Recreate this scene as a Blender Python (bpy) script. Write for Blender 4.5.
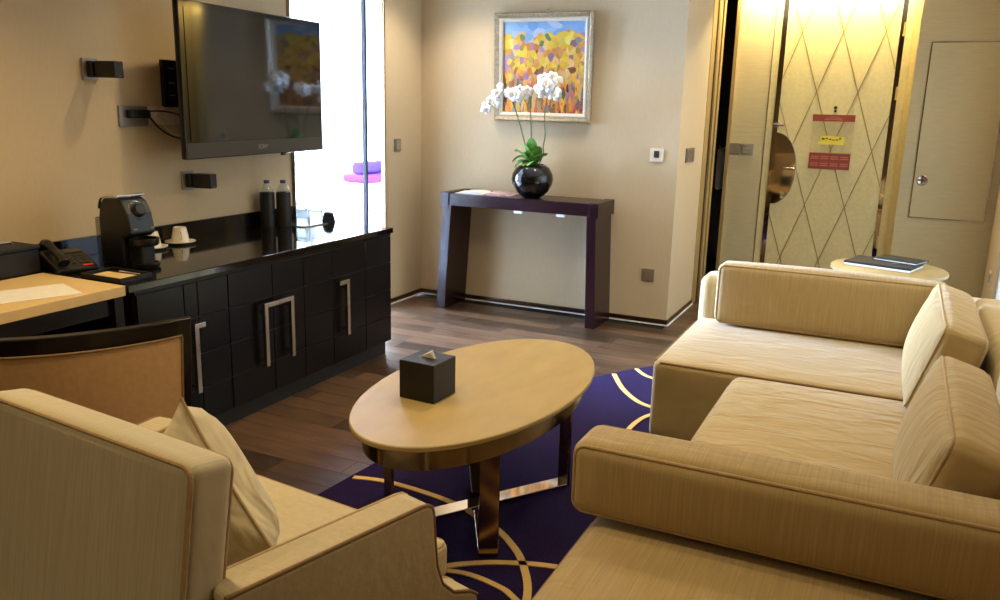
import bpy, bmesh, math, random
from mathutils import Matrix, Vector
for o in list(bpy.data.objects): bpy.data.objects.remove(o)
S = bpy.context.scene; C = S.collection
R = math.radians; PI = math.pi
random.seed(7)

# ------------------------------------------------------------------ camera
cd = bpy.data.cameras.new('camera'); cam = bpy.data.objects.new('camera', cd); C.objects.link(cam)
cd.sensor_width = 36; cd.lens = 29.97; cd.clip_start = .05
m3 = Matrix(((.90142, -.11992, .41602), (.4323, .1966, -.88004), (.02375, .97312, .22906)))
cam.matrix_world = Matrix.Translation((0, 0, 1.5)) @ m3.to_4x4()
S.camera = cam
# ------------------------------------------------------------------ world, daylight, exposure
W = bpy.data.worlds.new('sky'); S.world = W; W.use_nodes = True
W.node_tree.nodes['Background'].inputs[0].default_value = (.75, .86, 1, 1)
W.node_tree.nodes['Background'].inputs[1].default_value = 1.0
S.cycles.transparent_max_bounces = 32
S.view_settings.view_transform = 'Standard'; S.view_settings.look = 'None'
S.view_settings.exposure = 0.32; S.view_settings.gamma = 1; S.view_settings.use_curve_mapping = False
WARM = (1.0, .80, .47)
DAY = (.62, .78, 1.0)
def area(name, loc, rot, sx, sy, power, col):
    l = bpy.data.lights.new(name, 'AREA'); l.shape = 'RECTANGLE'; l.size = sx; l.size_y = sy
    l.energy = power; l.color = col
    o = bpy.data.objects.new(name, l); C.objects.link(o); o.location = loc; o.rotation_euler = rot; return o
area('daylight_bedroom_side', (-7.12, 7.5, 1.35), (0, R(-90), 0), 2.3, 2.8, 420, (.72, .84, 1))
beam = area('daylight_bedroom_front', (-7.12, 4.78, 1.45), (0, R(-77), 0), 2.1, 2.5, 820, (.46, .64, 1)); beam.data.spread = R(80)
area('daylight_bedroom_end', (-6.7, 9.32, 1.35), (R(-90), 0, 0), .55, 2.3, 90, (.80, .89, 1))
area('daylight_side_window', (.80, 5.45, 1.25), (0, R(90), 0), 2.1, 1.7, 14, DAY)
CEIL = 2.62
DOWN = [  # x, y, power, spot cone degrees, tint, what it hangs above
    (-2.92, 5.16, 50, 100, (1, .88, .72), 'above the magazine end of the console table'), (-1.80, 5.0, 34, 95, (1, .87, .70), 'above the plain end of the console table'),
    (-1.45, 3.5, 58, 120, WARM, 'above the oval coffee table'), (-.25, 3.75, 34, 130, WARM, 'above the sofa chaise'), (-1.45, 1.5, 42, 120, WARM, 'above the cream armchair'),
    (-.10, 2.15, 22, 120, WARM, 'above the daybed bolster'), (-2.50, 1.7, 58, 120, (1, .74, .38), 'above the desk chair'), (-2.70, 3.3, 32, 112, (1, .75, .40), 'in front of the television'),
    (-.75, 5.4, 32, 100, WARM, 'above the passage to the entrance door'), (-1.5, -.6, 46, 130, WARM, 'near the wall facing the painting, added to brighten the chairs')]  # last one added behind the camera to brighten the chair backs

# ------------------------------------------------------------------ materials
def ramp(nt, stops, fac):
    r = nt.nodes.new('ShaderNodeValToRGB'); e = r.color_ramp.elements
    while len(e) > 1: e.remove(e[-1])
    e[0].position, e[0].color = stops[0][0], (*stops[0][1], 1)
    for p, c in stops[1:]:
        q = e.new(p); q.color = (*c, 1)
    nt.links.new(fac, r.inputs[0]); return r.outputs[0]
def lin(r, g, b):
    f = lambda v: v / 255 / 12.92 if v / 255 <= .04045 else ((v / 255 + .055) / 1.055) ** 2.4
    return (f(r), f(g), f(b))
def mat(name, col, rough=.5, metal=0, noise=0, scale=(8, 8, 8), bump=0, coat=0, spec=.5, detail=3, obj_rand=0, **kw):
    m = bpy.data.materials.new(name); m.use_nodes = True; nt = m.node_tree; b = nt.nodes['Principled BSDF']
    b.inputs['Roughness'].default_value = rough; b.inputs['Metallic'].default_value = metal
    b.inputs['Base Color'].default_value = (*col, 1); b.inputs['Coat Weight'].default_value = coat
    b.inputs['Coat Roughness'].default_value = .06
    b.inputs['Specular IOR Level'].default_value = spec
    if kw.get('emit'):
        b.inputs['Emission Color'].default_value = (*kw.get('ecol', col), 1); b.inputs['Emission Strength'].default_value = kw['emit']
    if noise or bump:
        tc = nt.nodes.new('ShaderNodeTexCoord'); mp = nt.nodes.new('ShaderNodeMapping'); mp.inputs['Scale'].default_value = scale
        n = nt.nodes.new('ShaderNodeTexNoise'); n.inputs['Scale'].default_value = 1; n.inputs['Detail'].default_value = detail
        nt.links.new(tc.outputs['Object'], mp.inputs[0]); nt.links.new(mp.outputs[0], n.inputs['Vector'])
        fac = n.outputs['Fac']
        if noise:
            lo = tuple(c * (1 - noise) for c in col); hi = tuple(min(1, c * (1 + noise)) for c in col)
            c = ramp(nt, [(.3, lo), (.7, hi)], fac)
            if obj_rand:
                oi = nt.nodes.new('ShaderNodeObjectInfo'); mx = nt.nodes.new('ShaderNodeMix'); mx.data_type = 'RGBA'; mx.blend_type = 'MULTIPLY'
                mx.inputs[0].default_value = 1
                g = ramp(nt, [(0, (1 - obj_rand,) * 3), (.5, (1, .98, .95)), (1, (1 + obj_rand * .7, 1 + obj_rand * .6, 1 + obj_rand * .5))], oi.outputs['Random'])
                nt.links.new(c, mx.inputs[6]); nt.links.new(g, mx.inputs[7]); c = mx.outputs[2]
            nt.links.new(c, b.inputs['Base Color'])
        if bump:
            bp = nt.nodes.new('ShaderNodeBump'); bp.inputs['Strength'].default_value = bump; bp.inputs['Distance'].default_value = .004
            nt.links.new(fac, bp.inputs['Height']); nt.links.new(bp.outputs[0], b.inputs['Normal'])
    return m
def fabric(name, col, scale, wr=0.0, streak=.17):
    """slub weave: fine streaks plus soft creases"""
    m = mat(name, col, .85, noise=streak, scale=scale, bump=.25, spec=.2, detail=4)
    nt = m.node_tree; b = nt.nodes['Principled BSDF']; b.inputs['Sheen Weight'].default_value = .15
    if wr:
        old = b.inputs['Normal'].links[0].from_node
        tc = nt.nodes.new('ShaderNodeTexCoord'); mp = nt.nodes.new('ShaderNodeMapping'); mp.inputs['Scale'].default_value = (5, 13, 5)
        n = nt.nodes.new('ShaderNodeTexNoise'); n.inputs['Scale'].default_value = 1; n.inputs['Distortion'].default_value = .6
        bp = nt.nodes.new('ShaderNodeBump'); bp.inputs['Strength'].default_value = wr; bp.inputs['Distance'].default_value = .03
        nt.links.new(tc.outputs['Object'], mp.inputs[0]); nt.links.new(mp.outputs[0], n.inputs['Vector'])
        nt.links.new(n.outputs['Fac'], bp.inputs['Height']); nt.links.new(bp.outputs[0], old.inputs['Normal'])
    return m
def clear(name, tint=(1, 1, 1), gloss=.12, rough=.02, edge=.6, rim=None):
    m = bpy.data.materials.new(name); m.use_nodes = True; nt = m.node_tree; nt.nodes.remove(nt.nodes['Principled BSDF'])
    t = nt.nodes.new('ShaderNodeBsdfTransparent'); t.inputs[0].default_value = (*tint, 1)
    g = nt.nodes.new('ShaderNodeBsdfGlossy'); g.inputs['Roughness'].default_value = rough
    f = nt.nodes.new('ShaderNodeLayerWeight'); f.inputs[0].default_value = .5
    p = nt.nodes.new('ShaderNodeMath'); p.operation = 'POWER'; p.inputs[1].default_value = 4; nt.links.new(f.outputs['Facing'], p.inputs[0])
    a = nt.nodes.new('ShaderNodeMath'); a.operation = 'MULTIPLY_ADD'; a.inputs[1].default_value = edge; a.inputs[2].default_value = gloss * .3
    if rim: nt.links.new(ramp(nt, [(0, tint), (.45, tint), (.9, rim)], f.outputs['Facing']), t.inputs[0])
    mx = nt.nodes.new('ShaderNodeMixShader'); nt.links.new(p.outputs[0], a.inputs[0]); nt.links.new(a.outputs[0], mx.inputs[0])
    nt.links.new(t.outputs[0], mx.inputs[1]); nt.links.new(g.outputs[0], mx.inputs[2])
    nt.links.new(mx.outputs[0], nt.nodes['Material Output'].inputs[0]); return m
TAN = lin(196, 166, 118)
M = {}
M['wall'] = mat('wallpaper', lin(204, 183, 147), .75, noise=.025, scale=(120, 120, 30), bump=.04, spec=.25)
M['wall_y'] = M['wall']
M['panelwall'] = mat('woven_panel', lin(206, 188, 140), .6, noise=.045, scale=(10, 10, 130), bump=.08, spec=.3)
M['doorface'] = mat('door_veneer', lin(219, 201, 142), .5, noise=.05, scale=(40, 40, 40), spec=.35)
M['ceil'] = mat('ceiling_paint', lin(225, 215, 195), .9)
M['white'] = mat('white_paint', (.8, .8, .8), .6)
M['wood'] = mat('oak_plank', lin(78, 58, 41), .30, noise=.42, scale=(3, 34, 20), bump=.10, detail=6, obj_rand=.6, spec=.45)
M['subfloor'] = mat('subfloor', lin(38, 26, 18), .8)
M['rug'] = mat('purple_rug', lin(34, 21, 60), .95, noise=.25, scale=(220, 220, 220), bump=.6, spec=.1)
M['rugline'] = mat('cream_rug_line', lin(214, 176, 108), .95, noise=.15, scale=(200, 200, 200), bump=.5, spec=.1)
M['sofaX'] = fabric('slub_fabric', lin(174, 150, 104), (230, 5, 5), .25, .12)
M['sofaY'] = fabric('slub_fabric_cross', lin(176, 152, 104), (7, 230, 7), .35, .08)
M['sofaC'] = fabric('slub_fabric_creased', lin(178, 154, 106), (9, 190, 14), .9, .07)
M['chairF'] = fabric('armchair_fabric', lin(198, 184, 152), (220, 6, 6), .12, .10)
M['chairS'] = fabric('armchair_fabric_plain', lin(192, 174, 136), (60, 60, 60), .1, .05)
M['pillow'] = fabric('pillow_fabric', lin(212, 196, 160), (14, 70, 14), 1.6, .1)
M['pipe'] = mat('piping', lin(176, 148, 104), .8, noise=.1, scale=(90, 90, 90))
M['pipe_d'] = mat('piping_dark', lin(128, 98, 62), .8, noise=.1, scale=(90, 90, 90))
M['leather'] = mat('tan_leather', lin(190, 148, 98), .5, noise=.06, scale=(60, 60, 60), bump=.1)
M['espresso'] = mat('espresso_wood', lin(20, 11, 10), .3, noise=.25, scale=(6, 60, 60), spec=.3)
M['tile'] = mat('black_leather_tile', lin(9, 6, 8), .28, noise=.2, scale=(40, 40, 40), bump=.1, spec=.28)
M['black_gloss'] = mat('black_lacquer', lin(14, 11, 11), .07, spec=.6, noise=.1, scale=(6, 6, 6))
M['console'] = mat('wenge_lacquer', lin(36, 13, 17), .25, noise=.2, scale=(4, 4, 60), spec=.5)
M['cream'] = mat('cream_lacquer', lin(222, 190, 130), .35, noise=.04, scale=(10, 10, 10), spec=.4)
M['tabletop'] = mat('parchment_top', lin(172, 147, 95), .45, noise=.07, scale=(14, 5, 14), spec=.3)
M['edge'] = mat('table_edge', lin(178, 142, 88), .4, noise=.08, scale=(20, 20, 20))
M['bronze'] = mat('polished_bronze', lin(150, 126, 98), .16, 1, noise=.05, scale=(30, 30, 3))
M['steel'] = mat('brushed_steel', lin(205, 196, 182), .25, 1, noise=.06, scale=(80, 80, 6))
M['chrome'] = mat('chrome', (.86, .85, .83), .06, 1, noise=.02, scale=(5, 5, 5))
M['mirror_b'] = mat('bronze_mirror', lin(178, 160, 134), .05, 1, noise=.02, scale=(5, 5, 5))
M['gold'] = mat('champagne_metal', lin(200, 172, 112), .4, .55, noise=.05, scale=(60, 60, 4))
M['inlay'] = mat('inlay_metal', lin(176, 148, 86), .4, .7, noise=.05, scale=(9, 9, 9))
M['skirt'] = mat('skirting_metal', lin(120, 98, 78), .3, 1, noise=.05, scale=(6, 6, 90))
M['switch'] = mat('switch_bronze', lin(140, 126, 104), .4, .3, noise=.05, scale=(60, 60, 60))
M['plastic'] = mat('black_plastic', lin(18, 17, 18), .35, noise=.15, scale=(90, 90, 90))
M['matte_black'] = mat('matte_black', lin(12, 10, 10), .55, noise=.15, scale=(60, 60, 60))
M['screen'] = mat('tv_screen', lin(16, 15, 13), .06, spec=.75, noise=.05, scale=(4, 4, 4))
M['bezel'] = mat('tv_bezel', lin(62, 58, 52), .3, spec=.5, noise=.06, scale=(60, 60, 60))
M['silver_p'] = mat('silver_plastic', lin(150, 145, 135), .4, .4, noise=.05, scale=(60, 60, 60))
M['porcelain'] = mat('porcelain', lin(232, 222, 200), .2, noise=.02, scale=(9, 9, 9), coat=.4)
M['paper'] = mat('paper', lin(232, 226, 214), .7, noise=.05, scale=(25, 25, 25))
M['print'] = mat('magazine_print', lin(206, 170, 158), .5, noise=.4, scale=(28, 28, 28))
M['glass'] = clear('clear_glass', (.62, .64, .64), .1, .02, .45, (.004, .005, .005))
M['pane'] = clear('window_glass', (.98, .99, 1), .1)
M['acrylic'] = clear('acrylic', (.99, .985, .97), .08, .1, 0)
M['water'] = clear('water_bottle_plastic', (.9, .93, .95), .25)
M['cap'] = mat('blue_cap', lin(46, 58, 120), .4, noise=.05, scale=(50, 50, 50))
M['leaf'] = mat('orchid_leaf', lin(92, 138, 56), .35, noise=.25, scale=(14, 14, 14))
M['stem'] = mat('orchid_stem', lin(92, 100, 46), .6, noise=.2, scale=(30, 30, 30))
M['petal'] = mat('orchid_petal', (.86, .85, .82), .55, noise=.05, scale=(30, 30, 30))
M['lip'] = mat('orchid_lip', lin(238, 214, 110), .5, noise=.1, scale=(50, 50, 50))
M['frame'] = mat('silver_gilt_frame', lin(176, 162, 136), .35, .6, noise=.22, scale=(50, 50, 50), bump=.2)
M['frame_i'] = mat('pale_liner', lin(222, 210, 186), .5, noise=.08, scale=(60, 60, 60))
M['red'] = mat('red_card', lin(150, 62, 40), .5, noise=.06, scale=(30, 30, 30))
M['redtext'] = mat('red_card_print', lin(196, 122, 90), .5, noise=.06, scale=(30, 30, 30))
M['yellow'] = mat('yellow_card', lin(238, 214, 70), .5, noise=.03, scale=(30, 30, 30))
M['redled'] = mat('red_lamp', lin(220, 40, 40), .4, noise=.05, scale=(30, 30, 30))
M['purple'] = mat('purple_bedding', lin(84, 52, 160), .9, noise=.1, scale=(12, 12, 12))
M['magenta'] = mat('magenta_bedding', lin(140, 60, 150), .9, noise=.1, scale=(12, 12, 12))
M['linen'] = mat('white_linen', (.82, .82, .84), .9, noise=.03, scale=(9, 9, 9))
M['brownwood'] = mat('brown_wood', lin(96, 66, 44), .5, noise=.25, scale=(4, 30, 30))
M['bathdark'] = mat('dark_bathroom', lin(60, 48, 38), .5, noise=.2, scale=(6, 6, 6))  # whole bathroom coloured dark, standing in for the shade in the doorway gap
M['lamp'] = mat('lamp_disc', (1, .9, .7), .5, emit=6, ecol=(1, .82, .55), noise=.02, scale=(9, 9, 9))
M['led'] = mat('led_strip', (1, .92, .72), .5, emit=145, ecol=(1, .83, .47), noise=.02, scale=(9, 9, 9))

def picture_material():
    m = bpy.data.materials.new('autumn_wood_painting'); m.use_nodes = True; nt = m.node_tree; b = nt.nodes['Principled BSDF']
    b.inputs['Roughness'].default_value = .55; L = nt.links.new; N = nt.nodes.new
    tc = N('ShaderNodeTexCoord'); sx = N('ShaderNodeSeparateXYZ'); L(tc.outputs['Object'], sx.inputs[0])
    def voro(scale, rnd=1.0):
        mp = N('ShaderNodeMapping'); mp.inputs['Scale'].default_value = scale; L(tc.outputs['Object'], mp.inputs[0])
        nz = N('ShaderNodeTexNoise'); nz.inputs['Scale'].default_value = 1.3; L(mp.outputs[0], nz.inputs['Vector'])
        ad = N('ShaderNodeMix'); ad.data_type = 'RGBA'; ad.inputs[0].default_value = .25
        L(mp.outputs[0], ad.inputs[6]); L(nz.outputs['Color'], ad.inputs[7])
        v = N('ShaderNodeTexVoronoi'); v.inputs['Scale'].default_value = 1; L(ad.outputs[2], v.inputs['Vector'])
        s = N('ShaderNodeSeparateColor'); L(v.outputs['Color'], s.inputs[0]); return s.outputs[0], s.outputs[1]
    crown = ramp(nt, [(0, lin(228, 176, 30)), (.22, lin(240, 205, 60)), (.4, lin(214, 120, 40)), (.52, lin(236, 190, 120)), (.64, lin(240, 214, 90)),
                      (.74, lin(120, 70, 40)), (.82, lin(190, 150, 190)), (.9, lin(90, 130, 60)), (1, lin(232, 150, 50))], voro((34, 1, 32))[0])
    trunk = ramp(nt, [(0, lin(196, 80, 30)), (.25, lin(236, 160, 40)), (.42, lin(70, 60, 46)), (.55, lin(220, 190, 110)), (.68, lin(60, 84, 60)),
                      (.8, lin(206, 60, 30)), (.92, lin(130, 140, 130)), (1, lin(40, 34, 36))], voro((64, 1, 17))[0])
    sky = ramp(nt, [(0, lin(120, 165, 215)), (.5, lin(150, 190, 225)), (1, lin(200, 205, 225))], voro((14, 1, 22))[0])
    nz = N('ShaderNodeTexNoise'); nz.inputs['Scale'].default_value = 7.5; nz.inputs['Detail'].default_value = 2; L(tc.outputs['Object'], nz.inputs['Vector'])
    def step(z0, z1, amp):
        a = N('ShaderNodeMath'); a.operation = 'MULTIPLY_ADD'; a.inputs[1].default_value = amp; L(nz.outputs['Fac'], a.inputs[0]); L(sx.outputs[2], a.inputs[2])
        r = N('ShaderNodeMapRange'); r.inputs[1].default_value = z0; r.inputs[2].default_value = z1; L(a.outputs[0], r.inputs[0]); return r.outputs[0]
    def mix(f, a, c):
        x = N('ShaderNodeMix'); x.data_type = 'RGBA'; L(f, x.inputs[0]); L(a, x.inputs[6]); L(c, x.inputs[7]); return x.outputs[2]
    c = mix(step(.0, .16, .3), trunk, crown)
    c = mix(step(.425, .44, .42), c, sky)
    mp = N('ShaderNodeMapping'); mp.inputs['Scale'].default_value = (70, 1, 30); L(tc.outputs['Object'], mp.inputs[0])
    n2 = N('ShaderNodeTexNoise'); n2.inputs['Scale'].default_value = 1; n2.inputs['Detail'].default_value = 3; L(mp.outputs[0], n2.inputs['Vector'])
    mr = N('ShaderNodeMapRange'); mr.inputs[1].default_value = .60; mr.inputs[2].default_value = .66; L(n2.outputs['Fac'], mr.inputs[0])
    up = N('ShaderNodeMapRange'); up.inputs[1].default_value = .18; up.inputs[2].default_value = -.1; up.inputs[3].default_value = 0; up.inputs[4].default_value = .85; L(sx.outputs[2], up.inputs[0])
    ml = N('ShaderNodeMath'); ml.operation = 'MULTIPLY'; L(mr.outputs[0], ml.inputs[0]); L(up.outputs[0], ml.inputs[1])
    dk_ = N('ShaderNodeRGB'); dk_.outputs[0].default_value = (*lin(58, 44, 36), 1)
    c = mix(ml.outputs[0], c, dk_.outputs[0])
    L(c, b.inputs['Base Color']); return m
M['picture'] = picture_material()

# ------------------------------------------------------------------ builders
class MB:
    def __init__(s): s.v = []; s.f = []
    def add(s, vs, fs, mtx=None):
        n = len(s.v); s.v += [tuple(mtx @ Vector(v)) if mtx else tuple(v) for v in vs]; s.f += [tuple(i + n for i in f) for f in fs]; return s
    def box(s, x0, x1, y0, y1, z0, z1, mtx=None):
        return s.add([(x, y, z) for z in (z0, z1) for y in (y0, y1) for x in (x0, x1)],
                     [(0, 2, 3, 1), (4, 5, 7, 6), (0, 1, 5, 4), (2, 6, 7, 3), (0, 4, 6, 2), (1, 3, 7, 5)], mtx)
    def prism(s, poly, z0, z1, mtx=None):
        n = len(poly)
        return s.add([(x, y, z0) for x, y in poly] + [(x, y, z1) for x, y in poly],
                     [tuple(range(n))[::-1], tuple(range(n, 2 * n))] + [(i, (i + 1) % n, n + (i + 1) % n, n + i) for i in range(n)], mtx)
    def lathe(s, prof, n=32, mtx=None):
        vs = []; fs = []; k = len(prof)
        for i in range(n):
            a = 2 * PI * i / n
            vs += [(r * math.cos(a), r * math.sin(a), z) for r, z in prof]
        for i in range(n):
            j = (i + 1) % n
            fs += [(i * k + q, j * k + q, j * k + q + 1, i * k + q + 1) for q in range(k - 1)]
        return s.add(vs, fs, mtx)
    def tube(s, path, r, closed=False, n=8, mtx=None):
        P = [Vector(p) for p in path]; m = len(P); vs = []; fs = []; u = None
        rr = r if isinstance(r, (list, tuple)) else [r] * m
        for i in range(m):
            t = (P[(i + 1) % m] - P[i - 1]) if closed or 0 < i < m - 1 else (P[1] - P[0] if i == 0 else P[-1] - P[-2])
            t.normalize()
            if u is None: u = t.orthogonal()
            u = (u - t * u.dot(t)); u.normalize(); w = t.cross(u)
            vs += [tuple(P[i] + (u * math.cos(2 * PI * k / n) + w * math.sin(2 * PI * k / n)) * rr[i]) for k in range(n)]
        for i in range(m if closed else m - 1):
            j = (i + 1) % m
            fs += [(i * n + k, i * n + (k + 1) % n, j * n + (k + 1) % n, j * n + k) for k in range(n)]
        if not closed: fs += [tuple(range(n))[::-1], tuple(range((m - 1) * n, m * n))]
        return s.add(vs, fs, mtx)
    def soft(s, sx, sy, sz, r, puff=(0, 0, 0), mtx=None, n=7, sag=0):
        """upholstered block centred at the origin: rounded edges, faces swelling by puff"""
        h = (sx / 2, sy / 2, sz / 2); r = min(r, min(h) * .99)
        q = [-1 + 2 * i / (n + 3) for i in range(n + 4)]
        lines = []
        for a in range(3):
            e = (h[a] - r) / h[a]
            lines.append(sorted(set([-1, -1 + (1 - e) * .3, -1 + (1 - e) * .65] + [-e + 2 * e * i / (n) for i in range(n + 1)] + [1 - (1 - e) * .65, 1 - (1 - e) * .3, 1])))
        bm = bmesh.new(); key = {}
        def vert(p):
            k = tuple(round(c, 5) for c in p)
            if k in key: return key[k]
            w = [p[a] * h[a] for a in range(3)]; c = [max(-(h[a] - r), min(h[a] - r, w[a])) for a in range(3)]
            d = Vector([w[a] - c[a] for a in range(3)])
            if d.length > 1e-9: d = d.normalized() * r
            o = Vector(c) + d
            for a in range(3):
                b1, b2 = (a + 1) % 3, (a + 2) % 3
                o[a] += math.copysign(1, p[a]) * puff[a] * (1 - abs(p[b1]) ** 2.4) * (1 - abs(p[b2]) ** 2.4) * abs(p[a]) ** 3
            key[k] = len(s_v); s_v.append(tuple(o)); return key[k]
        s_v = []; s_f = []
        for a in range(3):
            b1, b2 = (a + 1) % 3, (a + 2) % 3
            for sgn in (-1, 1):
                for i in range(len(lines[b1]) - 1):
                    for j in range(len(lines[b2]) - 1):
                        qd = []
                        for ii, jj in ((i, j), (i + 1, j), (i + 1, j + 1), (i, j + 1)):
                            p = [0, 0, 0]; p[a] = sgn; p[b1] = lines[b1][ii]; p[b2] = lines[b2][jj]; qd.append(vert(p))
                        s_f.append(tuple(qd if sgn > 0 else qd[::-1]))
        bm.free()
        return s.add(s_v, s_f, mtx)
    def build(s, name, m, parent=None, off=None, bevel=0, smooth=False, seg=2):
        me = bpy.data.meshes.new(name)
        o3 = Vector(off) if off is not None else Vector((0, 0, 0))
        me.from_pydata([tuple(Vector(v) - o3) for v in s.v], [], s.f); me.validate(); me.update()
        if smooth:
            me.polygons.foreach_set('use_smooth', [True] * len(me.polygons)); me.set_sharp_from_angle(angle=R(40 if smooth is True else smooth))
        me.materials.append(M[m]); o = bpy.data.objects.new(name, me); C.objects.link(o)
        if parent: o.parent = parent
        if bevel:
            bv = o.modifiers.new('bevel', 'BEVEL'); bv.width = bevel; bv.segments = seg; bv.limit_method = 'ANGLE'; bv.angle_limit = R(40)
        return o
def tag(o, label=None, cat=None, group=None, kind=None):
    if label: o['label'] = label
    if cat: o['category'] = cat
    if group: o['group'] = group
    if kind: o['kind'] = kind
    return o
def thing(name, label, cat, loc=(0, 0, 0), rz=0, group=None):
    o = bpy.data.objects.new(name, None); o.empty_display_size = .1; C.objects.link(o); o.location = loc; o.rotation_euler = (0, 0, rz)
    return tag(o, label, cat, group)
def struct(o, label=None): return tag(o, label, None, None, 'structure')
def copy_tree(o, parent=None):
    c = o.copy(); C.objects.link(c); c.parent = parent
    for ch in list(o.children): copy_tree(ch, c)
    return c
def T(x, y, z): return Matrix.Translation((x, y, z))
def RX(a): return Matrix.Rotation(R(a), 4, 'X')
def RY(a): return Matrix.Rotation(R(a), 4, 'Y')
def RZ(a): return Matrix.Rotation(R(a), 4, 'Z')
def rrect(w, h, r, n=5):
    pts = []
    for cx, cy, a0 in ((w / 2 - r, h / 2 - r, 0), (-w / 2 + r, h / 2 - r, 90), (-w / 2 + r, -h / 2 + r, 180), (w / 2 - r, -h / 2 + r, 270)):
        pts += [(cx + r * math.cos(R(a0 + 90 * i / n)), cy + r * math.sin(R(a0 + 90 * i / n))) for i in range(n + 1)]
    return pts
def smoothpath(P, n=6, closed=False):
    out = []; m = len(P)
    rng = range(m if closed else m - 1)
    for i in rng:
        p0, p1, p2, p3 = [Vector(P[(i + k) % m] if closed else P[max(0, min(m - 1, i + k))]) for k in (-1, 0, 1, 2)]
        for k in range(n):
            t = k / n
            out.append(.5 * ((2 * p1) + (p2 - p0) * t + (2 * p0 - 5 * p1 + 4 * p2 - p3) * t * t + (3 * p1 - p0 - 3 * p2 + p3) * t ** 3))
    if not closed: out.append(Vector(P[-1]))
    return out

# ------------------------------------------------------------------ the room
XW, YB, XR, YD, XH = -3.38, 5.655, .65, 7.25, -1.37
# floor with planks
fl = MB().box(-3.6, .9, -2.1, 7.5, -.12, -.012).build('floor', 'subfloor'); struct(fl, 'dark oak plank floor of the living room')
PW = .128
o = MB().box(0, 1, 0, PW - .002, -.012, 0).build('floor_plank', 'wood'); plank_mesh = o.data; bpy.data.objects.remove(o)
rp = random.Random(11)
def plank_row(x0, x1, y):
    x = x0 - rp.random() * .8
    while x < x1 - .05:
        L = rp.choice((.7, .9, 1.1, 1.3)); a_, b_ = max(x, x0), min(x + L, x1)
        if b_ - a_ > .04:
            o = bpy.data.objects.new('floor_plank', plank_mesh); C.objects.link(o); o.parent = fl; o.location = (a_, y, 0); o.scale = (b_ - a_ - .002, 1, 1)
        x += L
for k in range(43):
    y = 1.45 + k * PW
    if y + PW < 4.1: plank_row(-2.72, -.2, y)
    elif y + PW < YB: plank_row(XW, -.2, y)
    elif y + PW < 7.03: plank_row(XH + .001, XR, y)
plank_row(XH + .001, -.001, 1.45 + 43 * PW)
# walls
w = MB().box(-3.5, XW, -2.1, 4.11, 0, CEIL).box(-3.405, XW, 5.146, 5.775, 0, CEIL).box(-3.405, XW, 4.11, 5.146, 2.45, CEIL)
struct(w.build('wall_left', 'wall_y'))
struct(MB().box(XW, XH - .12, YB, YB + .12, 0, CEIL).build('wall_back', 'wall'))
struct(MB().box(XH - .12, XH, YB, 6.42, 0, CEIL).box(XH - .12, XH, 6.42, YD, 2.42, CEIL).build('wall_hall', 'wall_y'))
struct(MB().box(-1.345, .0, YD, YD + .12, 0, CEIL).build('wall_entry', 'panelwall'))
struct(MB().box(0, XR, 7.05, 7.37, 0, CEIL).build('wall_closet', 'panelwall'))
w = MB().box(XR, XR + .12, 6.36, 7.37, 0, CEIL).box(XR, XR + .12, -2.1, 4.55, 0, CEIL).box(XR, XR + .12, 4.55, 6.36, 2.35, CEIL).box(XR, XR + .12, 4.55, 6.36, 0, .18)
struct(w.build('wall_right', 'wall_y'))
struct(MB().box(-3.5, .77, -2.22, -2.1, 0, CEIL).build('wall_front', 'wall_y'))
struct(MB().box(-3.5, .77, -2.22, 7.4, CEIL, CEIL + .1).build('ceiling', 'ceil'))
# baseboards
def skirting(name, x0, x1, y0, y1, ax):
    o = MB().box(x0, x1, y0, y1, .008, .042).build(name, 'skirt'); struct(o)
    e = .006
    if ax == 'x': MB().box(x0, x1, y0 - e, y1, 0, .009).build('floor_bead', 'white', o)
    else: MB().box(x0, x1 + e, y0, y1, 0, .009).build('floor_bead', 'white', o)
skirting('baseboard_left', XW, XW + .008, 5.15, YB - .008, 'y')
skirting('baseboard_back', XW, XH + .008, YB - .008, YB, 'x')
skirting('baseboard_hall', XH, XH + .008, YB, 6.42, 'y')

# left glazed opening
w1 = MB().box(-3.408, -3.372, 4.105, 4.13, 0, 2.45).box(-3.408, -3.374, 5.136, 5.15, 0, 2.45).box(-3.408, -3.372, 4.13, 5.136, 2.42, 2.45).build('window_1', 'bronze'); struct(w1, 'full-height glazed opening to the bright bedroom')
MB().box(-3.402, -3.396, 4.13, 4.9, 0, 2.42).build('pane', 'pane', w1)
MB().box(-3.390, -3.384, 4.9, 5.136, 0, 2.42).build('pane', 'pane', w1)
MB().box(-3.404, -3.376, 4.902, 4.922, 0, 2.42).build('stile', 'matte_black', w1)
# right window
w2 = MB().box(XR + .02, XR + .1, 4.55, 4.6, .18, 2.35).box(XR + .02, XR + .1, 6.31, 6.36, .18, 2.35).box(XR + .02, XR + .1, 4.6, 6.31, .18, .23).box(XR + .02, XR + .1, 4.6, 6.31, 2.3, 2.35).build('window_2', 'white'); struct(w2, 'tall daylight window in the right wall')
MB().box(XR + .05, XR + .06, 4.6, 6.31, .23, 2.3).build('pane', 'pane', w2)
MB().box(XR + .03, XR + .08, 5.43, 5.47, .23, 2.3).build('mullion', 'white', w2)

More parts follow.
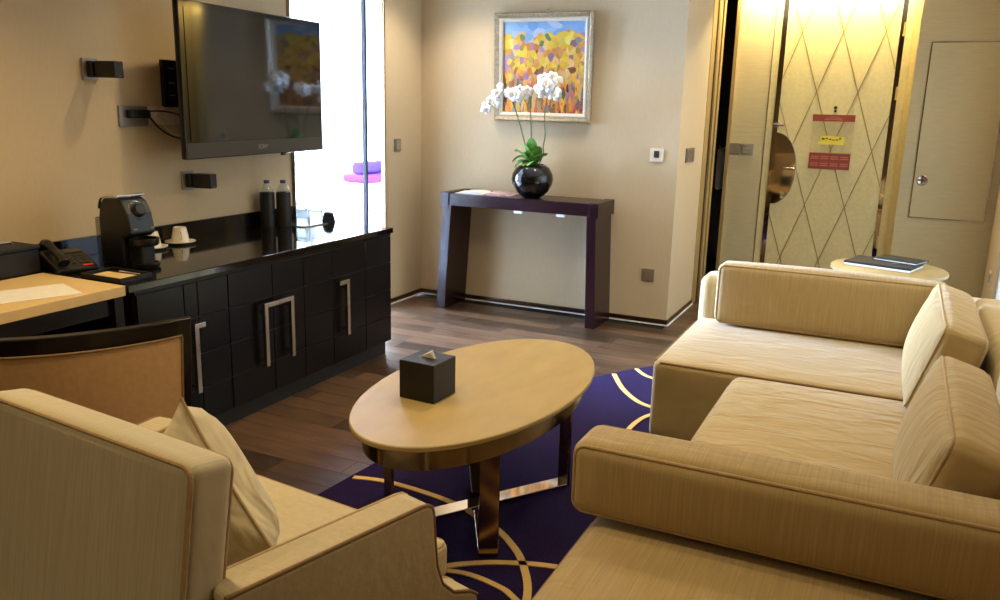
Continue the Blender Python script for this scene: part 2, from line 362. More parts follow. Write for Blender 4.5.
# bedroom beyond the glass
struct(MB().box(-7.3, -3.6, 2.9, 9.5, -.12, 0).build('floor_bedroom', 'white'))
struct(MB().box(-7.3, -3.405, 2.9, 9.5, 2.7, 2.8).build('ceiling_bedroom', 'white'))
w = MB().box(-7.1, -7.0, 2.9, 3.45, 0, 2.7).box(-7.1, -7.0, 3.45, 9.3, 0, .18).box(-7.1, -7.0, 3.45, 9.3, 2.52, 2.7).box(-7.1, -7.0, 8.92, 9.3, .18, 2.52)
struct(w.build('wall_bedroom_side', 'white'))
struct(MB().box(-7.0, -6.98, 9.2, 9.3, 0, 2.7).box(-6.42, -3.5, 9.2, 9.3, 0, 2.7).box(-6.98, -6.42, 9.2, 9.3, 2.52, 2.7).box(-6.98, -6.42, 9.2, 9.3, 0, .18).build('wall_bedroom_end', 'white'))
struct(MB().box(-7.1, -3.5, 2.8, 2.9, 0, 2.7).build('wall_bedroom_near', 'white'))
struct(MB().box(-3.62, -3.5, 2.9, 4.05, 0, 2.7).box(-3.50, -3.405, 5.775, 9.3, 0, 2.7).build('wall_bedroom_inner', 'white'))
w3 = MB().box(-7.08, -7.02, 3.45, 3.5, .18, 2.52).box(-7.08, -7.02, 8.87, 8.92, .18, 2.52).box(-7.08, -7.02, 3.5, 8.87, 2.47, 2.52).box(-7.08, -7.02, 3.5, 8.87, .18, .23).build('window_3', 'white'); struct(w3, 'wide bright bedroom window')
MB().box(-7.06, -7.05, 3.5, 8.87, .23, 2.47).build('pane', 'pane', w3)
w4 = MB().box(-6.98, -6.94, 9.22, 9.28, .18, 2.52).box(-6.46, -6.42, 9.22, 9.28, .18, 2.52).box(-6.94, -6.46, 9.22, 9.28, .18, .22).box(-6.94, -6.46, 9.22, 9.28, 2.48, 2.52).build('window_4', 'white'); struct(w4, 'narrow bright bedroom window')
MB().box(-6.94, -6.46, 9.24, 9.25, .22, 2.48).build('pane', 'pane', w4)
bed = thing('bed', 'white bed in the bright room beyond the glass', 'bed', (-5.6, 8.1, 0))
MB().box(-.75, .2, -.65, 1.05, 0, .28).build('base', 'linen', bed)
MB().soft(1.0, 1.75, .32, .08, (0, 0, .0), T(-.27, .2, .44)).build('mattress', 'linen', bed, smooth=60)
fb = MB().soft(.34, .82, .085, .03, (0, 0, .004), T(-5.52, 8.19, .6465), n=4).build('folded_blanket', 'magenta', smooth=60); tag(fb, 'folded magenta blanket on the white bed beyond the glass', 'blanket')
for yy, lb in ((-.11, 'purple cushion on the folded blanket, nearer the wide bedroom window'), (.30, 'purple cushion on the folded blanket, nearer the narrow bedroom window')):
    tag(MB().soft(.16, .39, .135, .05, (.02, .0, .0), T(-5.50, 8.1 + yy, .7595), n=4).build('bed_cushion', 'purple', smooth=60), lb, 'cushion', 'purple cushions on the bed')

# bathroom behind the gap
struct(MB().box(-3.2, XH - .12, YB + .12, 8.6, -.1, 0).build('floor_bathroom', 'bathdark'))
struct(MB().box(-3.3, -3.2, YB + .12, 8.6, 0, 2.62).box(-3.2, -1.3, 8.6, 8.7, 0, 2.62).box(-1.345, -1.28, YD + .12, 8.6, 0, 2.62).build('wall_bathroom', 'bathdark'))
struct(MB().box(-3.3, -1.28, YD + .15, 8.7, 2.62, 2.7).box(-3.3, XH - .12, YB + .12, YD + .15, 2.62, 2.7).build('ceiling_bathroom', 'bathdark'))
tw = thing('hand_towel', 'white towel on a rail inside the dark bathroom doorway', 'towel', (-1.47, 7.75, .78))
MB().soft(.05, .30, .36, .02, (.006, 0, 0), T(0, 0, .20), n=4).build('cloth', 'linen', tw, smooth=60)
MB().tube([(.01, -.22, .40), (.01, .22, .40)], .01).build('rail', 'chrome', tw)
# door casing of the bathroom
t1 = MB().box(XH - .13, XH + .004, 6.42, 6.56, 0, 2.42).build('trim_1', 'gold'); struct(t1, 'champagne metal casing of the bathroom doorway')
MB().box(XH - .13, XH + .012, 6.56, 6.62, 0, 2.42).build('rebate', 'skirt', t1)
MB().box(XH - .13, XH + .006, 6.62, 6.72, 0, 2.42).build('sliding_leaf_edge', 'gold', t1)
MB().box(XH - .13, XH - .01, 6.72, 6.80, 0, 2.42).build('rebate', 'skirt', t1)
MB().box(XH - .13, XH + .002, 6.80, 6.87, 0, 2.42).build('sliding_leaf_edge', 'gold', t1)
t2 = MB().box(-1.352, -1.325, YD - .03, YD, 0, 2.42).build('trim_2', 'gold'); struct(t2, 'pale metal edge strip at the panel beside the bathroom doorway')

# entrance door with diamond inlay
d = MB().box(-.952, -.135, YD - .03, YD - .002, .01, 2.40).build('door_1', 'doorface'); struct(d, 'cream entrance door with diamond metal inlay')
x0, x1, z0d, z1d, sl = -.952, -.135, .01, 2.40, .4455 / .150
def inlay(xc, sgn):
    # line through (xc, 2.104) with slope sgn*sl, clipped to the leaf
    pts = []
    for z in (z0d, z1d): pts.append((xc + sgn * (z - 2.104) / sl, z))
    (xa, za), (xb, zb) = pts
    def clip(p, q):
        px, pz = p; qx, qz = q
        for lim, s in ((x0, 1), (x1, -1)):
            if (px - lim) * s < 0:
                t = (lim - px) / (qx - px); px, pz = lim, pz + t * (qz - pz)
        return px, pz
    if max(xa, xb) <= x0 or min(xa, xb) >= x1: return
    a = clip((xa, za), (xb, zb)); c = clip((xb, zb), (xa, za))
    v = Vector((c[0] - a[0], 0, c[1] - a[1]))
    if v.length < .08: return
    L = v.length; an = math.degrees(math.atan2(v.x, v.z))
    MB().box(-.0032, .0032, -.003, .004, 0, L, T(a[0], YD - .03, a[1]) @ RY(an)).build('inlay_strip', 'inlay', d)
for k in range(-6, 8):
    inlay(-.53 + .302 * k, 1); inlay(-.53 + .302 * k, -1)
a = MB(); pl = []
for i in range(25):
    t = -PI / 2 + PI * i / 24; pl.append((-.952 + .18 * math.cos(t), 1.04 + .29 * math.sin(t)))
a.prism(pl, 0, .012, T(0, YD - .03, 0) @ RX(90)); lk = a.build('lock_plate', 'mirror_b', d, bevel=.003)
MB().tube([(-.86, YD - .04, 1.045), (-.86, YD - .085, 1.045), (-.78, YD - .09, 1.045)], .012).build('lever', 'chrome', lk, smooth=True)
MB().tube([(-.99, YD - .05, 1.392), (-.90, YD - .05, 1.390)], .013).box(-.975, -.94, YD - .05, YD - .03, 1.37, 1.41).build('door_guard', 'chrome', d, smooth=True)
MB().lathe([(0, 0), (.012, 0), (.012, .008), (0, .008)], 16, T(-.526, YD - .03, 1.535) @ RX(90)).lathe([(0, 0), (.010, 0), (.010, .008), (0, .008)], 16, T(-.526, YD - .03, 1.508) @ RX(90)).build('peephole', 'matte_black', d)
# casing strips
t3 = MB().box(-.990, -.954, YD - .022, YD - .001, 0, 2.42).build('trim_3', 'mirror_b'); struct(t3, 'bronze mirror strip on the latch side of the entrance door')
t4 = MB().box(-.133, -.100, YD - .022, YD - .001, 0, 2.42).build('trim_4', 'mirror_b'); struct(t4, 'bronze mirror strip on the hinge side of the entrance door')
for z in (2.12, 1.65, .5): MB().tube([(-.105, YD - .03, z - .05), (-.105, YD - .03, z + .05)], .008).build('hinge', 'gold', t4)
t5 = MB().box(-.098, -.045, YD - .035, YD - .001, 0, 2.42).box(-.043, -.001, YD - .05, YD - .001, 0, 2.42).build('trim_5', 'doorface'); struct(t5, 'cream door casing')
t6 = MB().box(-1.052, -1.048, YD - .003, YD - .001, 0, 2.42).build('trim_6', 'skirt'); struct(t6, 'thin metal joint line in the panelled wall')
t7 = MB().box(-1.044, -.992, YD - .012, YD - .001, 0, 2.42).build('trim_7', 'doorface'); struct(t7, 'cream door casing beside the switches')
# notice pocket on the door
nt_ = thing('door_notice', 'clear pocket with red and yellow cards on the diamond door', 'notice', (-.53, YD - .034, 1.05))
nl = (-.53, YD - .034, 1.05)
MB().box(-.69, -.375, YD - .036, YD - .034, 1.05, 1.482).build('pocket', 'acrylic', nt_, nl)
rc = MB().box(-.687, -.374, YD - .039, YD - .0365, 1.428, 1.48).build('red_header', 'red', nt_, nl)
for k, (ww, zz) in enumerate(((.07, 1.464), (.12, 1.453), (.14, 1.442))): MB().box(-.53 - ww / 2, -.53 + ww / 2, YD - .0395, YD - .039, zz - .002, zz + .002).build('print_line', 'redtext', rc, nl)
yc = MB().prism([(-.608, 1.314), (-.43, 1.312), (-.437, 1.248), (-.631, 1.248)], 0, .003, T(0, YD - .0365, 0) @ RX(90)).build('yellow_card', 'yellow', nt_, nl)
for (xx, zz, ww, hh) in ((-.592, 1.292, .022, .014), (-.565, 1.296, .02, .010), (-.54, 1.290, .012, .012), (-.515, 1.285, .02, .006), (-.49, 1.286, .018, .008), (-.468, 1.296, .014, .014)):
    MB().box(xx - ww / 2, xx + ww / 2, YD - .0402, YD - .0395, zz - hh / 2, zz + hh / 2).build('print_mark', 'brownwood', yc, nl)
rr_ = MB().box(-.685, -.377, YD - .039, YD - .0365, 1.054, 1.181).build('red_card', 'red', nt_, nl)
for i in range(4):
    for j in range(2): 
        for q in range(2): MB().box(-.672 + i * .074, -.612 + i * .074, YD - .0396, YD - .039, 1.079 + j * .054 + q * .016, 1.086 + j * .054 + q * .016).build('print_line', 'redtext', rr_, nl)

# closet hatch
ch = thing('closet_door', 'flush woven-beige closet door panel with round lock', 'closet door', (.345, 7.05, .737))
cl = (.345, 7.05, .737)
MB().box(.094, .590, 7.038, 7.049, .742, 2.008).build('leaf', 'panelwall', ch, cl)
g = MB().box(.088, .094, 7.036, 7.049, .737, 2.013).box(.590, .596, 7.036, 7.049, .737, 2.013).box(.094, .590, 7.036, 7.049, .737, .742).box(.094, .590, 7.036, 7.049, 2.008, 2.013)
g.build('edge_strip', 'bronze', ch, cl)
lk = MB().lathe([(0, 0), (.040, 0), (.040, .005), (.034, .008), (.03, .005), (0, .005)], 32, T(.148, 7.038, 1.02) @ RX(90)).build('round_lock', 'steel', ch, cl, smooth=True)
MB().box(.124, .172, 7.026, 7.034, 1.014, 1.026).box(.142, .154, 7.026, 7.034, .996, 1.044).build('thumb_turn', 'skirt', lk, cl)
MB().box(.590, .600, 7.025, 7.037, .80, .90).build('hinge', 'bronze', ch, cl)

# cove light above the door
cv = thing('cove_light', 'warm linear cove lamp above the entrance door', 'lamp', (-.68, 7.12, 2.46))
MB().box(-.62, .62, -.03, .03, .02, .05).build('housing', 'white', cv); MB().box(-.60, .60, -.022, .022, .008, .02).build('led_strip', 'led', cv)
MB().box(-.01, .01, -.01, .01, .05, .16).build('hanger', 'white', cv)
struct(MB().box(XH, 0, 6.93, 6.96, 2.40, CEIL).build('trim_8', 'ceil'), 'cove fascia over the entrance')

# downlights: console pair inferred from the wall light, others added to light the room
dl0 = None
for x, y, p, cone, col, where in DOWN:
    if dl0 is None:
        r = thing('ceiling_downlight', 'x', 'lamp', (x, y, CEIL)); dl0 = r
        MB().lathe([(.045, -.001), (.062, -.001), (.062, -.008), (.048, -.012), (.045, -.001)], 24).build('trim_ring', 'white', r, smooth=True)
        MB().lathe([(0, -.004), (.044, -.004), (.044, -.001), (0, -.001)], 24).build('lamp_disc', 'lamp', r)
    else:
        r = copy_tree(dl0); r.location = (x, y, CEIL)
    tag(r, 'small unseen recessed ceiling downlight ' + where, 'lamp', 'recessed ceiling downlights')
    l = bpy.data.lights.new('downlight_beam', 'SPOT'); l.energy = p; l.color = col; l.spot_size = R(cone); l.spot_blend = .8; l.shadow_soft_size = .03
    lo = bpy.data.objects.new('downlight_beam', l); C.objects.link(lo); lo.location = (x, y, CEIL - .02)

# ------------------------------------------------------------------ rug
def rug_outline(n=96):
    P = []
    for i in range(n):
        a = 2 * PI * i / n; c, s = math.cos(a), math.sin(a)
        P.append((-.5 + (1.4 if c < 0 else .75) * c, 2.0 + 3.05 * s))
    return P
rug = thing('area_rug', 'deep purple oval rug with thin cream looping lines', 'rug', (-.5, 2, 0))
MB().prism([(x + .5, y - 2) for x, y in rug_outline()], .0005, .011).build('pile', 'rug', rug)
def rugline(pts, w=.013):
    P = smoothpath([(x, y, 0) for x, y in pts], 6); vs = []; fs = []; n = len(P)
    for i, p in enumerate(P):
        t = (P[min(n - 1, i + 1)] - P[max(0, i - 1)]); nn = Vector((-t.y, t.x, 0)).normalized() * w
        for q in (p + nn, p - nn): vs += [(q.x + .5, q.y - 2, .0112), (q.x + .5, q.y - 2, .0145)]
    for i in range(n - 1):
        a, b = i * 4, i * 4 + 4
        fs += [(a + 1, a + 3, b + 3, b + 1), (a, a + 1, b + 1, b), (a + 2, b + 2, b + 3, a + 3)]
    fs += [(0, 2, 3, 1), (4 * n - 4, 4 * n - 3, 4 * n - 1, 4 * n - 2)]
    MB().add(vs, fs).build('woven_line', 'rugline', rug)
rugline([(-1.855, 2.574), (-1.73, 2.603), (-1.554, 2.596), (-1.371, 2.562), (-1.176, 2.476), (-1.074, 2.403), (-.984, 2.305), (-.89, 2.133), (-.85, 1.9), (-.87, 1.6), (-.97, 1.3), (-1.2, 1.0)])
rugline([(-1.45, 1.84), (-1.32, 2.03), (-1.202, 2.162), (-1.135, 2.218), (-1.049, 2.27), (-.906, 2.325), (-.7, 2.35), (-.45, 2.3), (-.25, 2.1)])
rugline([(-1.5, 1.95), (-1.35, 2.08), (-1.19, 2.141), (-1.104, 2.158), (-1.002, 2.142), (-.932, 2.111), (-.8, 2.0), (-.72, 1.8), (-.72, 1.5)], .011)
rugline([(-1.343, 4.392), (-1.229, 4.182), (-1.111, 4.033), (-1.013, 3.97), (-.85, 3.93), (-.6, 4.0), (-.45, 4.2)])
rugline([(-1.258, 4.549), (-1.191, 4.468), (-1.131, 4.431), (-1.0, 4.39), (-.8, 4.42)], .011)
rugline([(-.95, 3.2), (-1.0, 3.42), (-1.018, 3.59), (-1.013, 3.737), (-.978, 3.862), (-.88, 4.0), (-.7, 4.1)], .012)
rugline([(-1.89, 2.2), (-1.75, 1.9), (-1.7, 1.5), (-1.78, 1.2)])

# ------------------------------------------------------------------ media cabinet along the left wall
cb = thing('media_cabinet', 'long black leather-tiled cabinet with steel handles under the television', 'cabinet', (-3.03, 3.2, 0)); co = (-3.03, 3.2, 0)
MB().box(-3.355, -2.705, 2.29, 4.15, .075, .738).build('carcass', 'espresso', cb, co)
MB().box(-3.34, -2.715, 2.31, 4.12, 0, .075).build('plinth', 'matte_black', cb, co)
MB().box(-2.705, -2.692, 2.29, 4.15, .724, .738).build('top_rail', 'tile', cb, co)
rows = [.08, .236, .396, .564, .722]
for (y0, y1, ym, hb, ht) in ((2.295, 2.617, 2.54, 2.56, 2.612), (2.617, 3.097, 2.80, 3.0, 3.096), (3.097, 3.58, 3.335, 3.19, 3.098), (3.58, 4.15, 3.885, 3.66, 3.585)):
    dr = MB().box(-2.705, -2.697, y0 + .0015, y1 - .0015, .08, .722).build('door', 'matte_black', cb, co)
    for ya, yb_ in ((y0, ym), (ym, y1)):
        for i in range(4):
            MB().box(-2.697, -2.690, ya + .0022, yb_ - .0022, rows[i] + .0018, rows[i + 1] - .0018).build('leather_tile', 'tile', dr, co, bevel=.002)
    s = 1 if ht > hb else -1
    h = MB().box(-2.665, -2.645, hb - .012, hb + .012, .238, .55)
    a_, b_ = sorted((hb + s * .012, ht)); h.box(-2.665, -2.645, a_, b_, .528, .55)
    h.box(-2.690, -2.665, hb - .008, hb + .008, .26, .276).box(-2.690, -2.665, hb - .008, hb + .008, .50, .516)
    h.build('handle', 'steel', dr, co, bevel=.0015)
wt = thing('worktop', 'glossy black worktop with low upstand running behind the cream desk', 'worktop', (-3.03, 2.6, .738)); wo = (-3.03, 2.6, .738)
MB().prism([(-3.38, .2), (-3.175, .2), (-3.175, 2.255), (-2.682, 2.255), (-2.682, 4.165), (-3.38, 4.165)], .739, .770).build('slab', 'black_gloss', wt, wo, bevel=.003)
MB().box(-3.379, -3.358, .2, 4.11, .770, .856).build('upstand', 'black_gloss', wt, wo, bevel=.002)
# desk
dk = thing('desk', 'cream lacquer desktop on dark supports beside the black cabinet', 'desk', (-2.93, 1.4, 0)); do = (-2.93, 1.4, 0)
MB().box(-3.172, -2.69, .3, 2.25, .731, .772).build('top', 'cream', dk, do, bevel=.003)
MB().box(-3.15, -2.71, 2.21, 2.25, 0, .731).build('side_support', 'espresso', dk, do)
MB().box(-3.15, -2.75, .32, .36, 0, .731).build('side_support', 'espresso', dk, do)
MB().box(-3.17, -3.15, .36, 2.21, .05, .731).build('modesty_panel', 'espresso', dk, do)
MB().box(-3.12, -2.73, .36, 2.21, .655, .731).build('drawer_rail', 'espresso', dk, do)
pp = MB().box(-.155, .155, -.11, .11, 0, .0015).build('paper_sheet', 'paper'); tag(pp, 'pale printed sheet lying on the cream desk', 'paper'); pp.location = (-2.865, 1.965, .7725); pp.rotation_euler = (0, 0, R(70))

# ------------------------------------------------------------------ television
ang = math.atan2(1.21, -.095) - PI / 2
tv = thing('television', 'large flat black television on a swing wall bracket', 'television', (-3.127, 3.028, 1.2), ang)
WT, HT = 1.19, .745
MB().box(-.075, -.01, .16, WT - .16, .10, HT - .10).build('rear_shell', 'plastic', tv, bevel=.012)
MB().box(-.012, 0, 0, WT, 0, HT).build('front_panel', 'black_gloss', tv, bevel=.004)
MB().box(-.034, -.012, 0, WT, 0, HT).build('side_band', 'plastic', tv, bevel=.006)
MB().box(0, .003, .035, WT - .035, .085, HT - .03).build('screen', 'screen', tv)
MB().box(0, .004, .004, WT - .004, .004, .078).build('lower_bezel', 'bezel', tv, bevel=.001)
MB().box(-.02, -.005, WT * .66, WT * .66 + .03, -.014, 0).build('sensor', 'plastic', tv)
def text_part(name, s, size, m, parent, mtx):
    cu = bpy.data.curves.new(name, 'FONT'); cu.body = s; cu.size = size; cu.extrude = .0006; cu.align_x = 'CENTER'; cu.align_y = 'CENTER'
    o = bpy.data.objects.new(name, cu); me = bpy.data.meshes.new_from_object(o); bpy.data.objects.remove(o)
    me.name = name; me.transform(mtx); me.materials.append(M[m]); o = bpy.data.objects.new(name, me); C.objects.link(o); o.parent = parent; return o
text_part('maker_lettering', 'SONY', .032, 'silver_p', tv, T(.0048, WT * .5, .042) @ RZ(90) @ RX(90))
ca, sa = math.cos(-ang), math.sin(-ang)
def tvl(x, y, z):
    dx, dy = x + 3.127, y - 3.028; return (ca * dx - sa * dy, sa * dx + ca * dy, z - 1.2)
wm = MB(); RT = T(*tvl(XW + .012, 3.26, 1.56)) @ Matrix.Rotation(-ang, 4, 'Z')
wm.box(-.012, .012, -.13, .13, -.115, .115, RT); mt_ = wm.build('wall_mount', 'plastic', tv, bevel=.003)
MB().tube([tvl(XW + .02, 3.3, 1.56), tvl(-3.30, 3.52, 1.56), tvl(-3.27, 3.6, 1.56)], .022).build('swing_arm', 'plastic', tv)
for zz in (1.50, 1.56, 1.63): MB().box(.012, .014, -.10, -.06, zz - 1.56, zz - 1.553, RT).build('slot', 'silver_p', mt_)

# wall speakers
def wall_speaker(y, z, label):
    t = thing('wall_speaker', label, 'speaker', (XW, y, z))
    MB().box(0, .012, -.04, .04, -.048, .048).build('mounting_plate', 'silver_p', t, bevel=.002)
    MB().box(.012, .045, -.022, .03, -.036, .036).build('swivel', 'plastic', t, bevel=.005)
    MB().box(-.025, .085, -.03, .03, -.037, .037, T(.07, .02, 0) @ RZ(12)).build('housing', 'plastic', t, bevel=.006)
    MB().box(.085, .0862, -.006, .006, -.03, -.026, T(.07, .02, 0) @ RZ(12)).build('badge', 'silver_p', t)
wall_speaker(2.724, 1.61, 'small black speaker on a silver plate, above the wall sockets')
wall_speaker(3.262, 1.072, 'small black speaker on a silver plate, below the television')
# wall sockets with plug and cables
ws = thing('socket_panel', 'row of grey and white wall sockets with a black plug behind the television', 'socket', (XW, 3.05, 1.40)); so = (XW, 3.05, 1.40)
MB().box(XW, XW + .01, 2.862, 3.032, 1.353, 1.449).build('grey_plate', 'silver_p', ws, so, bevel=.002)
MB().box(XW, XW + .01, 3.036, 3.135, 1.358, 1.449).build('white_plate', 'frame_i', ws, so, bevel=.002)
MB().box(XW, XW + .01, 3.139, 3.245, 1.358, 1.449).build('white_plate', 'frame_i', ws, so, bevel=.002)
MB().box(XW + .01, XW + .045, 2.90, 3.02, 1.392, 1.432).build('plug', 'plastic', ws, so, bevel=.006)
MB().tube(smoothpath([(XW + .03, 3.01, 1.41), (XW + .045, 3.07, 1.34), (XW + .05, 3.15, 1.30), (XW + .06, 3.26, 1.285), (XW + .07, 3.36, 1.30)], 6), .005).build('power_cable', 'plastic', ws, so, smooth=True)
MB().tube(smoothpath([(XW + .03, 3.02, 1.425), (XW + .045, 3.10, 1.425), (XW + .05, 3.18, 1.41), (XW + .055, 3.23, 1.385), (XW + .05, 3.215, 1.35), (XW + .05, 3.25, 1.335), (XW + .05, 3.28, 1.37), (XW + .06, 3.26, 1.40)], 6), .004).build('signal_cable', 'plastic', ws, so, smooth=True)
MB().tube(smoothpath([(XW + .012, 3.09, 1.40), (XW + .03, 3.10, 1.37), (XW + .03, 3.14, 1.33), (XW + .04, 3.22, 1.29)], 6), .003).build('white_cable', 'frame_i', ws, so, smooth=True)
MB().lathe([(0, 0), (.016, 0), (.016, .016), (0, .016)], 16, T(XW + .008, 3.09, 1.405) @ RY(90)).build('white_plug', 'frame_i', ws, so)

# ------------------------------------------------------------------ things on the worktop
ZT = .7705
bx = thing('stationery_box', 'black leather box with chrome catch on the worktop behind the desk', 'box', (-3.27, 2.06, ZT))
MB().box(-.07, .09, -.21, .19, 0, .10).build('body', 'matte_black', bx, bevel=.006); MB().box(-.074, .094, -.214, .194, .10, .118).build('lid', 'matte_black', bx, bevel=.005)
MB().tube([(.0, .06, .119), (.0, .065, .128), (.0, .13, .128), (.0, .135, .119)], .004).build('catch', 'chrome', bx)
ph = thing('desk_telephone', 'black desk telephone with handset and red light, beside the coffee machine', 'telephone', (-3.15, 2.36, ZT), R(72))
MB().add([(-.085, -.10, 0), (.085, -.10, 0), (.085, .10, 0), (-.085, .10, 0), (-.085, -.10, .022), (.085, -.10, .022), (.085, .10, .075), (-.085, .10, .075)],
         [(3, 2, 1, 0), (4, 5, 6, 7), (0, 1, 5, 4), (1, 2, 6, 5), (2, 3, 7, 6), (3, 0, 4, 7)]).build('base', 'plastic', ph, bevel=.008)
SL = math.degrees(math.atan2(.053, .2))
def onph(x, y): return T(x, y, .0485 + .265 * y) @ RX(SL)
MB().tube(smoothpath([(-.055, -.10, .045), (-.055, -.07, .066), (-.055, 0, .085), (-.055, .07, .105), (-.055, .10, .098)], 5), [.024, .022] + [.019] * 5 + [.017] * 7 + [.019] * 4 + [.022, .023, .024], n=10).build('handset', 'plastic', ph, smooth=True)
for i in range(4):
    for j in range(3): MB().box(-.008, .008, -.006, .006, 0, .004, onph(.003 + j * .026, -.05 + i * .022)).build('key', 'bezel', ph, bevel=.001)
MB().box(-.02, .02, -.006, .006, 0, .004, onph(.045, -.085)).build('red_light', 'redled', ph, bevel=.001)
MB().box(-.035, .035, -.018, .018, 0, .003, onph(.035, .065)).build('display', 'bezel', ph)
ty = thing('amenity_tray', 'low black leather tray holding a cream note card beside the desk', 'tray', (-2.85, 2.345, ZT))
MB().box(-.115, .115, -.078, .078, 0, .006).box(-.115, .115, -.078, -.072, .006, .02).box(-.115, .115, .072, .078, .006, .02).box(-.115, -.109, -.072, .072, .006, .02).box(.109, .115, -.072, .072, .006, .02).build('body', 'matte_black', ty, bevel=.001)
nc = MB().box(-.085, .075, -.052, .05, 0, .003).build('note_card', 'cream'); tag(nc, 'cream note card lying in the black tray', 'card'); nc.location = (-2.858, 2.335, ZT + .0065); nc.rotation_euler = (0, 0, R(3))
pn = MB().tube([(-2.90, 2.402, ZT + .0105), (-2.78, 2.406, ZT + .0105)], .004).build('pen', 'chrome', smooth=True); tag(pn, 'slim chrome pen beside the note card in the tray', 'pen')

# capsule coffee machine
cm = thing('coffee_machine', 'black capsule coffee machine with chrome lever on the worktop', 'coffee machine', (-3.03, 2.575, ZT), R(-97))
# local: +y is the front
prof = [(-.12, 0), (-.12, .20), (-.105, .262), (-.075, .292), (.02, .298), (.055, .282), (.085, .235), (.105, .15), (.075, .132), (.045, .128), (.045, 0)]
MB().prism(prof, -.062, .062, Matrix(((0, 0, 1, 0), (1, 0, 0, 0), (0, 1, 0, 0), (0, 0, 0, 1)))).build('body', 'plastic', cm, bevel=.008)
MB().tube(smoothpath([(-.062, -.11, .245), (-.064, -.085, .29), (-.064, -.03, .306), (-.064, .03, .306)], 5), .006).tube(smoothpath([(.062, -.11, .245), (.064, -.085, .29), (.064, -.03, .306), (.064, .03, .306)], 5), .006).tube([(-.064, .03, .306), (.064, .03, .306)], .007).build('lever', 'chrome', cm, smooth=True)
MB().lathe([(.030, 0), (.046, 0), (.046, .012), (.038, .020), (.030, .012)], 28, T(0, .060, .238) @ RX(-68)).build('chrome_ring', 'chrome', cm, smooth=True)
MB().lathe([(0, 0), (.032, 0), (.030, .03), (.022, .04), (0, .04)], 24, T(0, .060, .238) @ RX(-68)).build('knob', 'plastic', cm, smooth=True)
MB().lathe([(0, .098), (.058, .098), (.062, .105), (.062, .128), (.054, .128), (.054, .118), (0, .118)], 28, T(0, .105, 0)).build('cup_shelf', 'plastic', cm, smooth=True)
MB().box(-.035, .035, .045, .13, .0, .098).build('capsule_bin', 'matte_black', cm, bevel=.008)
MB().lathe([(0, 0), (.052, 0), (.058, .008), (.058, .022), (.05, .022), (.05, .014), (0, .014)], 28, T(0, .11, 0)).build('drip_tray', 'plastic', cm, smooth=True)
MB().box(-.05, -.035, .1085, .111, .168, .172).box(.03, .05, .1085, .111, .168, .172).build('badge', 'silver_p', cm)
MB().box(-.05, .05, -.17, -.12, 0, .2).build('water_tank', 'glass', cm, bevel=.006)

# cups turned over on saucers
cup0 = None
for (x, y, lb) in ((-3.265, 3.085, 'white coffee cup turned over on its saucer, farther from the coffee machine'), (-3.26, 2.90, 'white coffee cup turned over on its saucer, right beside the coffee machine')):
    if cup0 is None:
        c0 = thing('coffee_cup', lb, 'cup', (x, y, ZT + .0125), R(-35)); cup0 = c0
        MB().lathe([(0, .066), (.026, .066), (.028, .072), (.031, .072), (.033, .062), (.040, .03), (.044, 0), (.041, 0), (.036, .03), (.029, .058), (0, .06)], 32).build('bowl', 'porcelain', c0, smooth=True)
        MB().tube(smoothpath([(.036, 0, .05), (.052, 0, .052), (.058, 0, .036), (.052, 0, .018), (.041, 0, .018)], 6), .0045).build('handle', 'porcelain', c0, smooth=True)
        sc0 = MB().lathe([(0, .004), (.03, .004), (.038, .0065), (.07, .012), (.072, .016), (.066, .0135), (.05, .0115), (0, .0115)][0:0] + [(0, 0), (.035, 0), (.045, .004), (.074, .011), (.075, .014), (.055, .0095), (.05, .0115), (0, .0115)], 36).build('saucer', 'porcelain', smooth=True)
        sc = sc0
    else:
        c0 = copy_tree(cup0); c0.location = (x, y, ZT + .0125); c0['label'] = lb; sc = sc0.copy(); C.objects.link(sc)
    sc.location = (x, y, ZT); tag(sc, 'white saucer under the turned-over cup ' + ('farther from the coffee machine' if sc is sc0 else 'right beside the coffee machine'), 'saucer', 'white saucers on the worktop')
    c0['group'] = 'white coffee cups on the worktop'
# water bottles
b0 = None
for (x, y, lb) in ((-3.30, 3.785, 'water bottle in a black sleeve, the one nearer the coffee cups'), (-3.235, 3.85, 'water bottle in a black sleeve, the one beside the glasses')):
    if b0 is None:
        b = thing('water_bottle', lb, 'bottle', (x, y, ZT), 0, 'sleeved water bottles'); b0 = b
        MB().lathe([(0, 0), (.042, 0), (.042, .196), (.040, .2), (.0395, .196), (.0395, .004), (0, .004)], 28).build('sleeve', 'matte_black', b, smooth=True)
        MB().lathe([(0, .005), (.0385, .005), (.0385, .205), (.034, .222), (.020, .243), (.0155, .25), (.0155, .262)], 28).build('bottle', 'water', b, smooth=True)
        MB().lathe([(.0165, .252), (.0165, .268), (.015, .27), (0, .27)], 20).build('cap', 'cap', b, smooth=True)
    else: b = copy_tree(b0); b.location = (x, y, ZT); b['label'] = lb
# glasses
gl0 = None
def glass(x, y, z, lb):
    global gl0
    if gl0 is None:
        gl0 = MB().lathe([(0, .090), (.036, .090), (.040, .086), (.047, .0)], 32).build('drinking_glass', 'glass', smooth=True); o = gl0
    else: o = gl0.copy(); C.objects.link(o)
    o.location = (x, y, z); tag(o, lb, 'glass', 'upturned drinking glasses')
glass(-3.17, 3.935, ZT + .007, 'upturned clear tumbler beside the sleeved bottles')
glass(-3.165, 4.055, ZT + .007, 'upturned clear tumbler beside the black napkin holder')
glass(-3.235, 4.035, ZT + .100, 'clear tumbler stacked on top of another glass')
glass(-3.262, 4.03, ZT + .007, 'clear tumbler carrying another glass on top')
gt = MB().prism([(x + .0, y) for x, y in rrect(.23, .26, .03)], 0, .006).build('glass_tray', 'steel'); gt.location = (-3.21, 3.995, ZT); tag(gt, 'thin metal tray under the upturned glasses', 'tray')
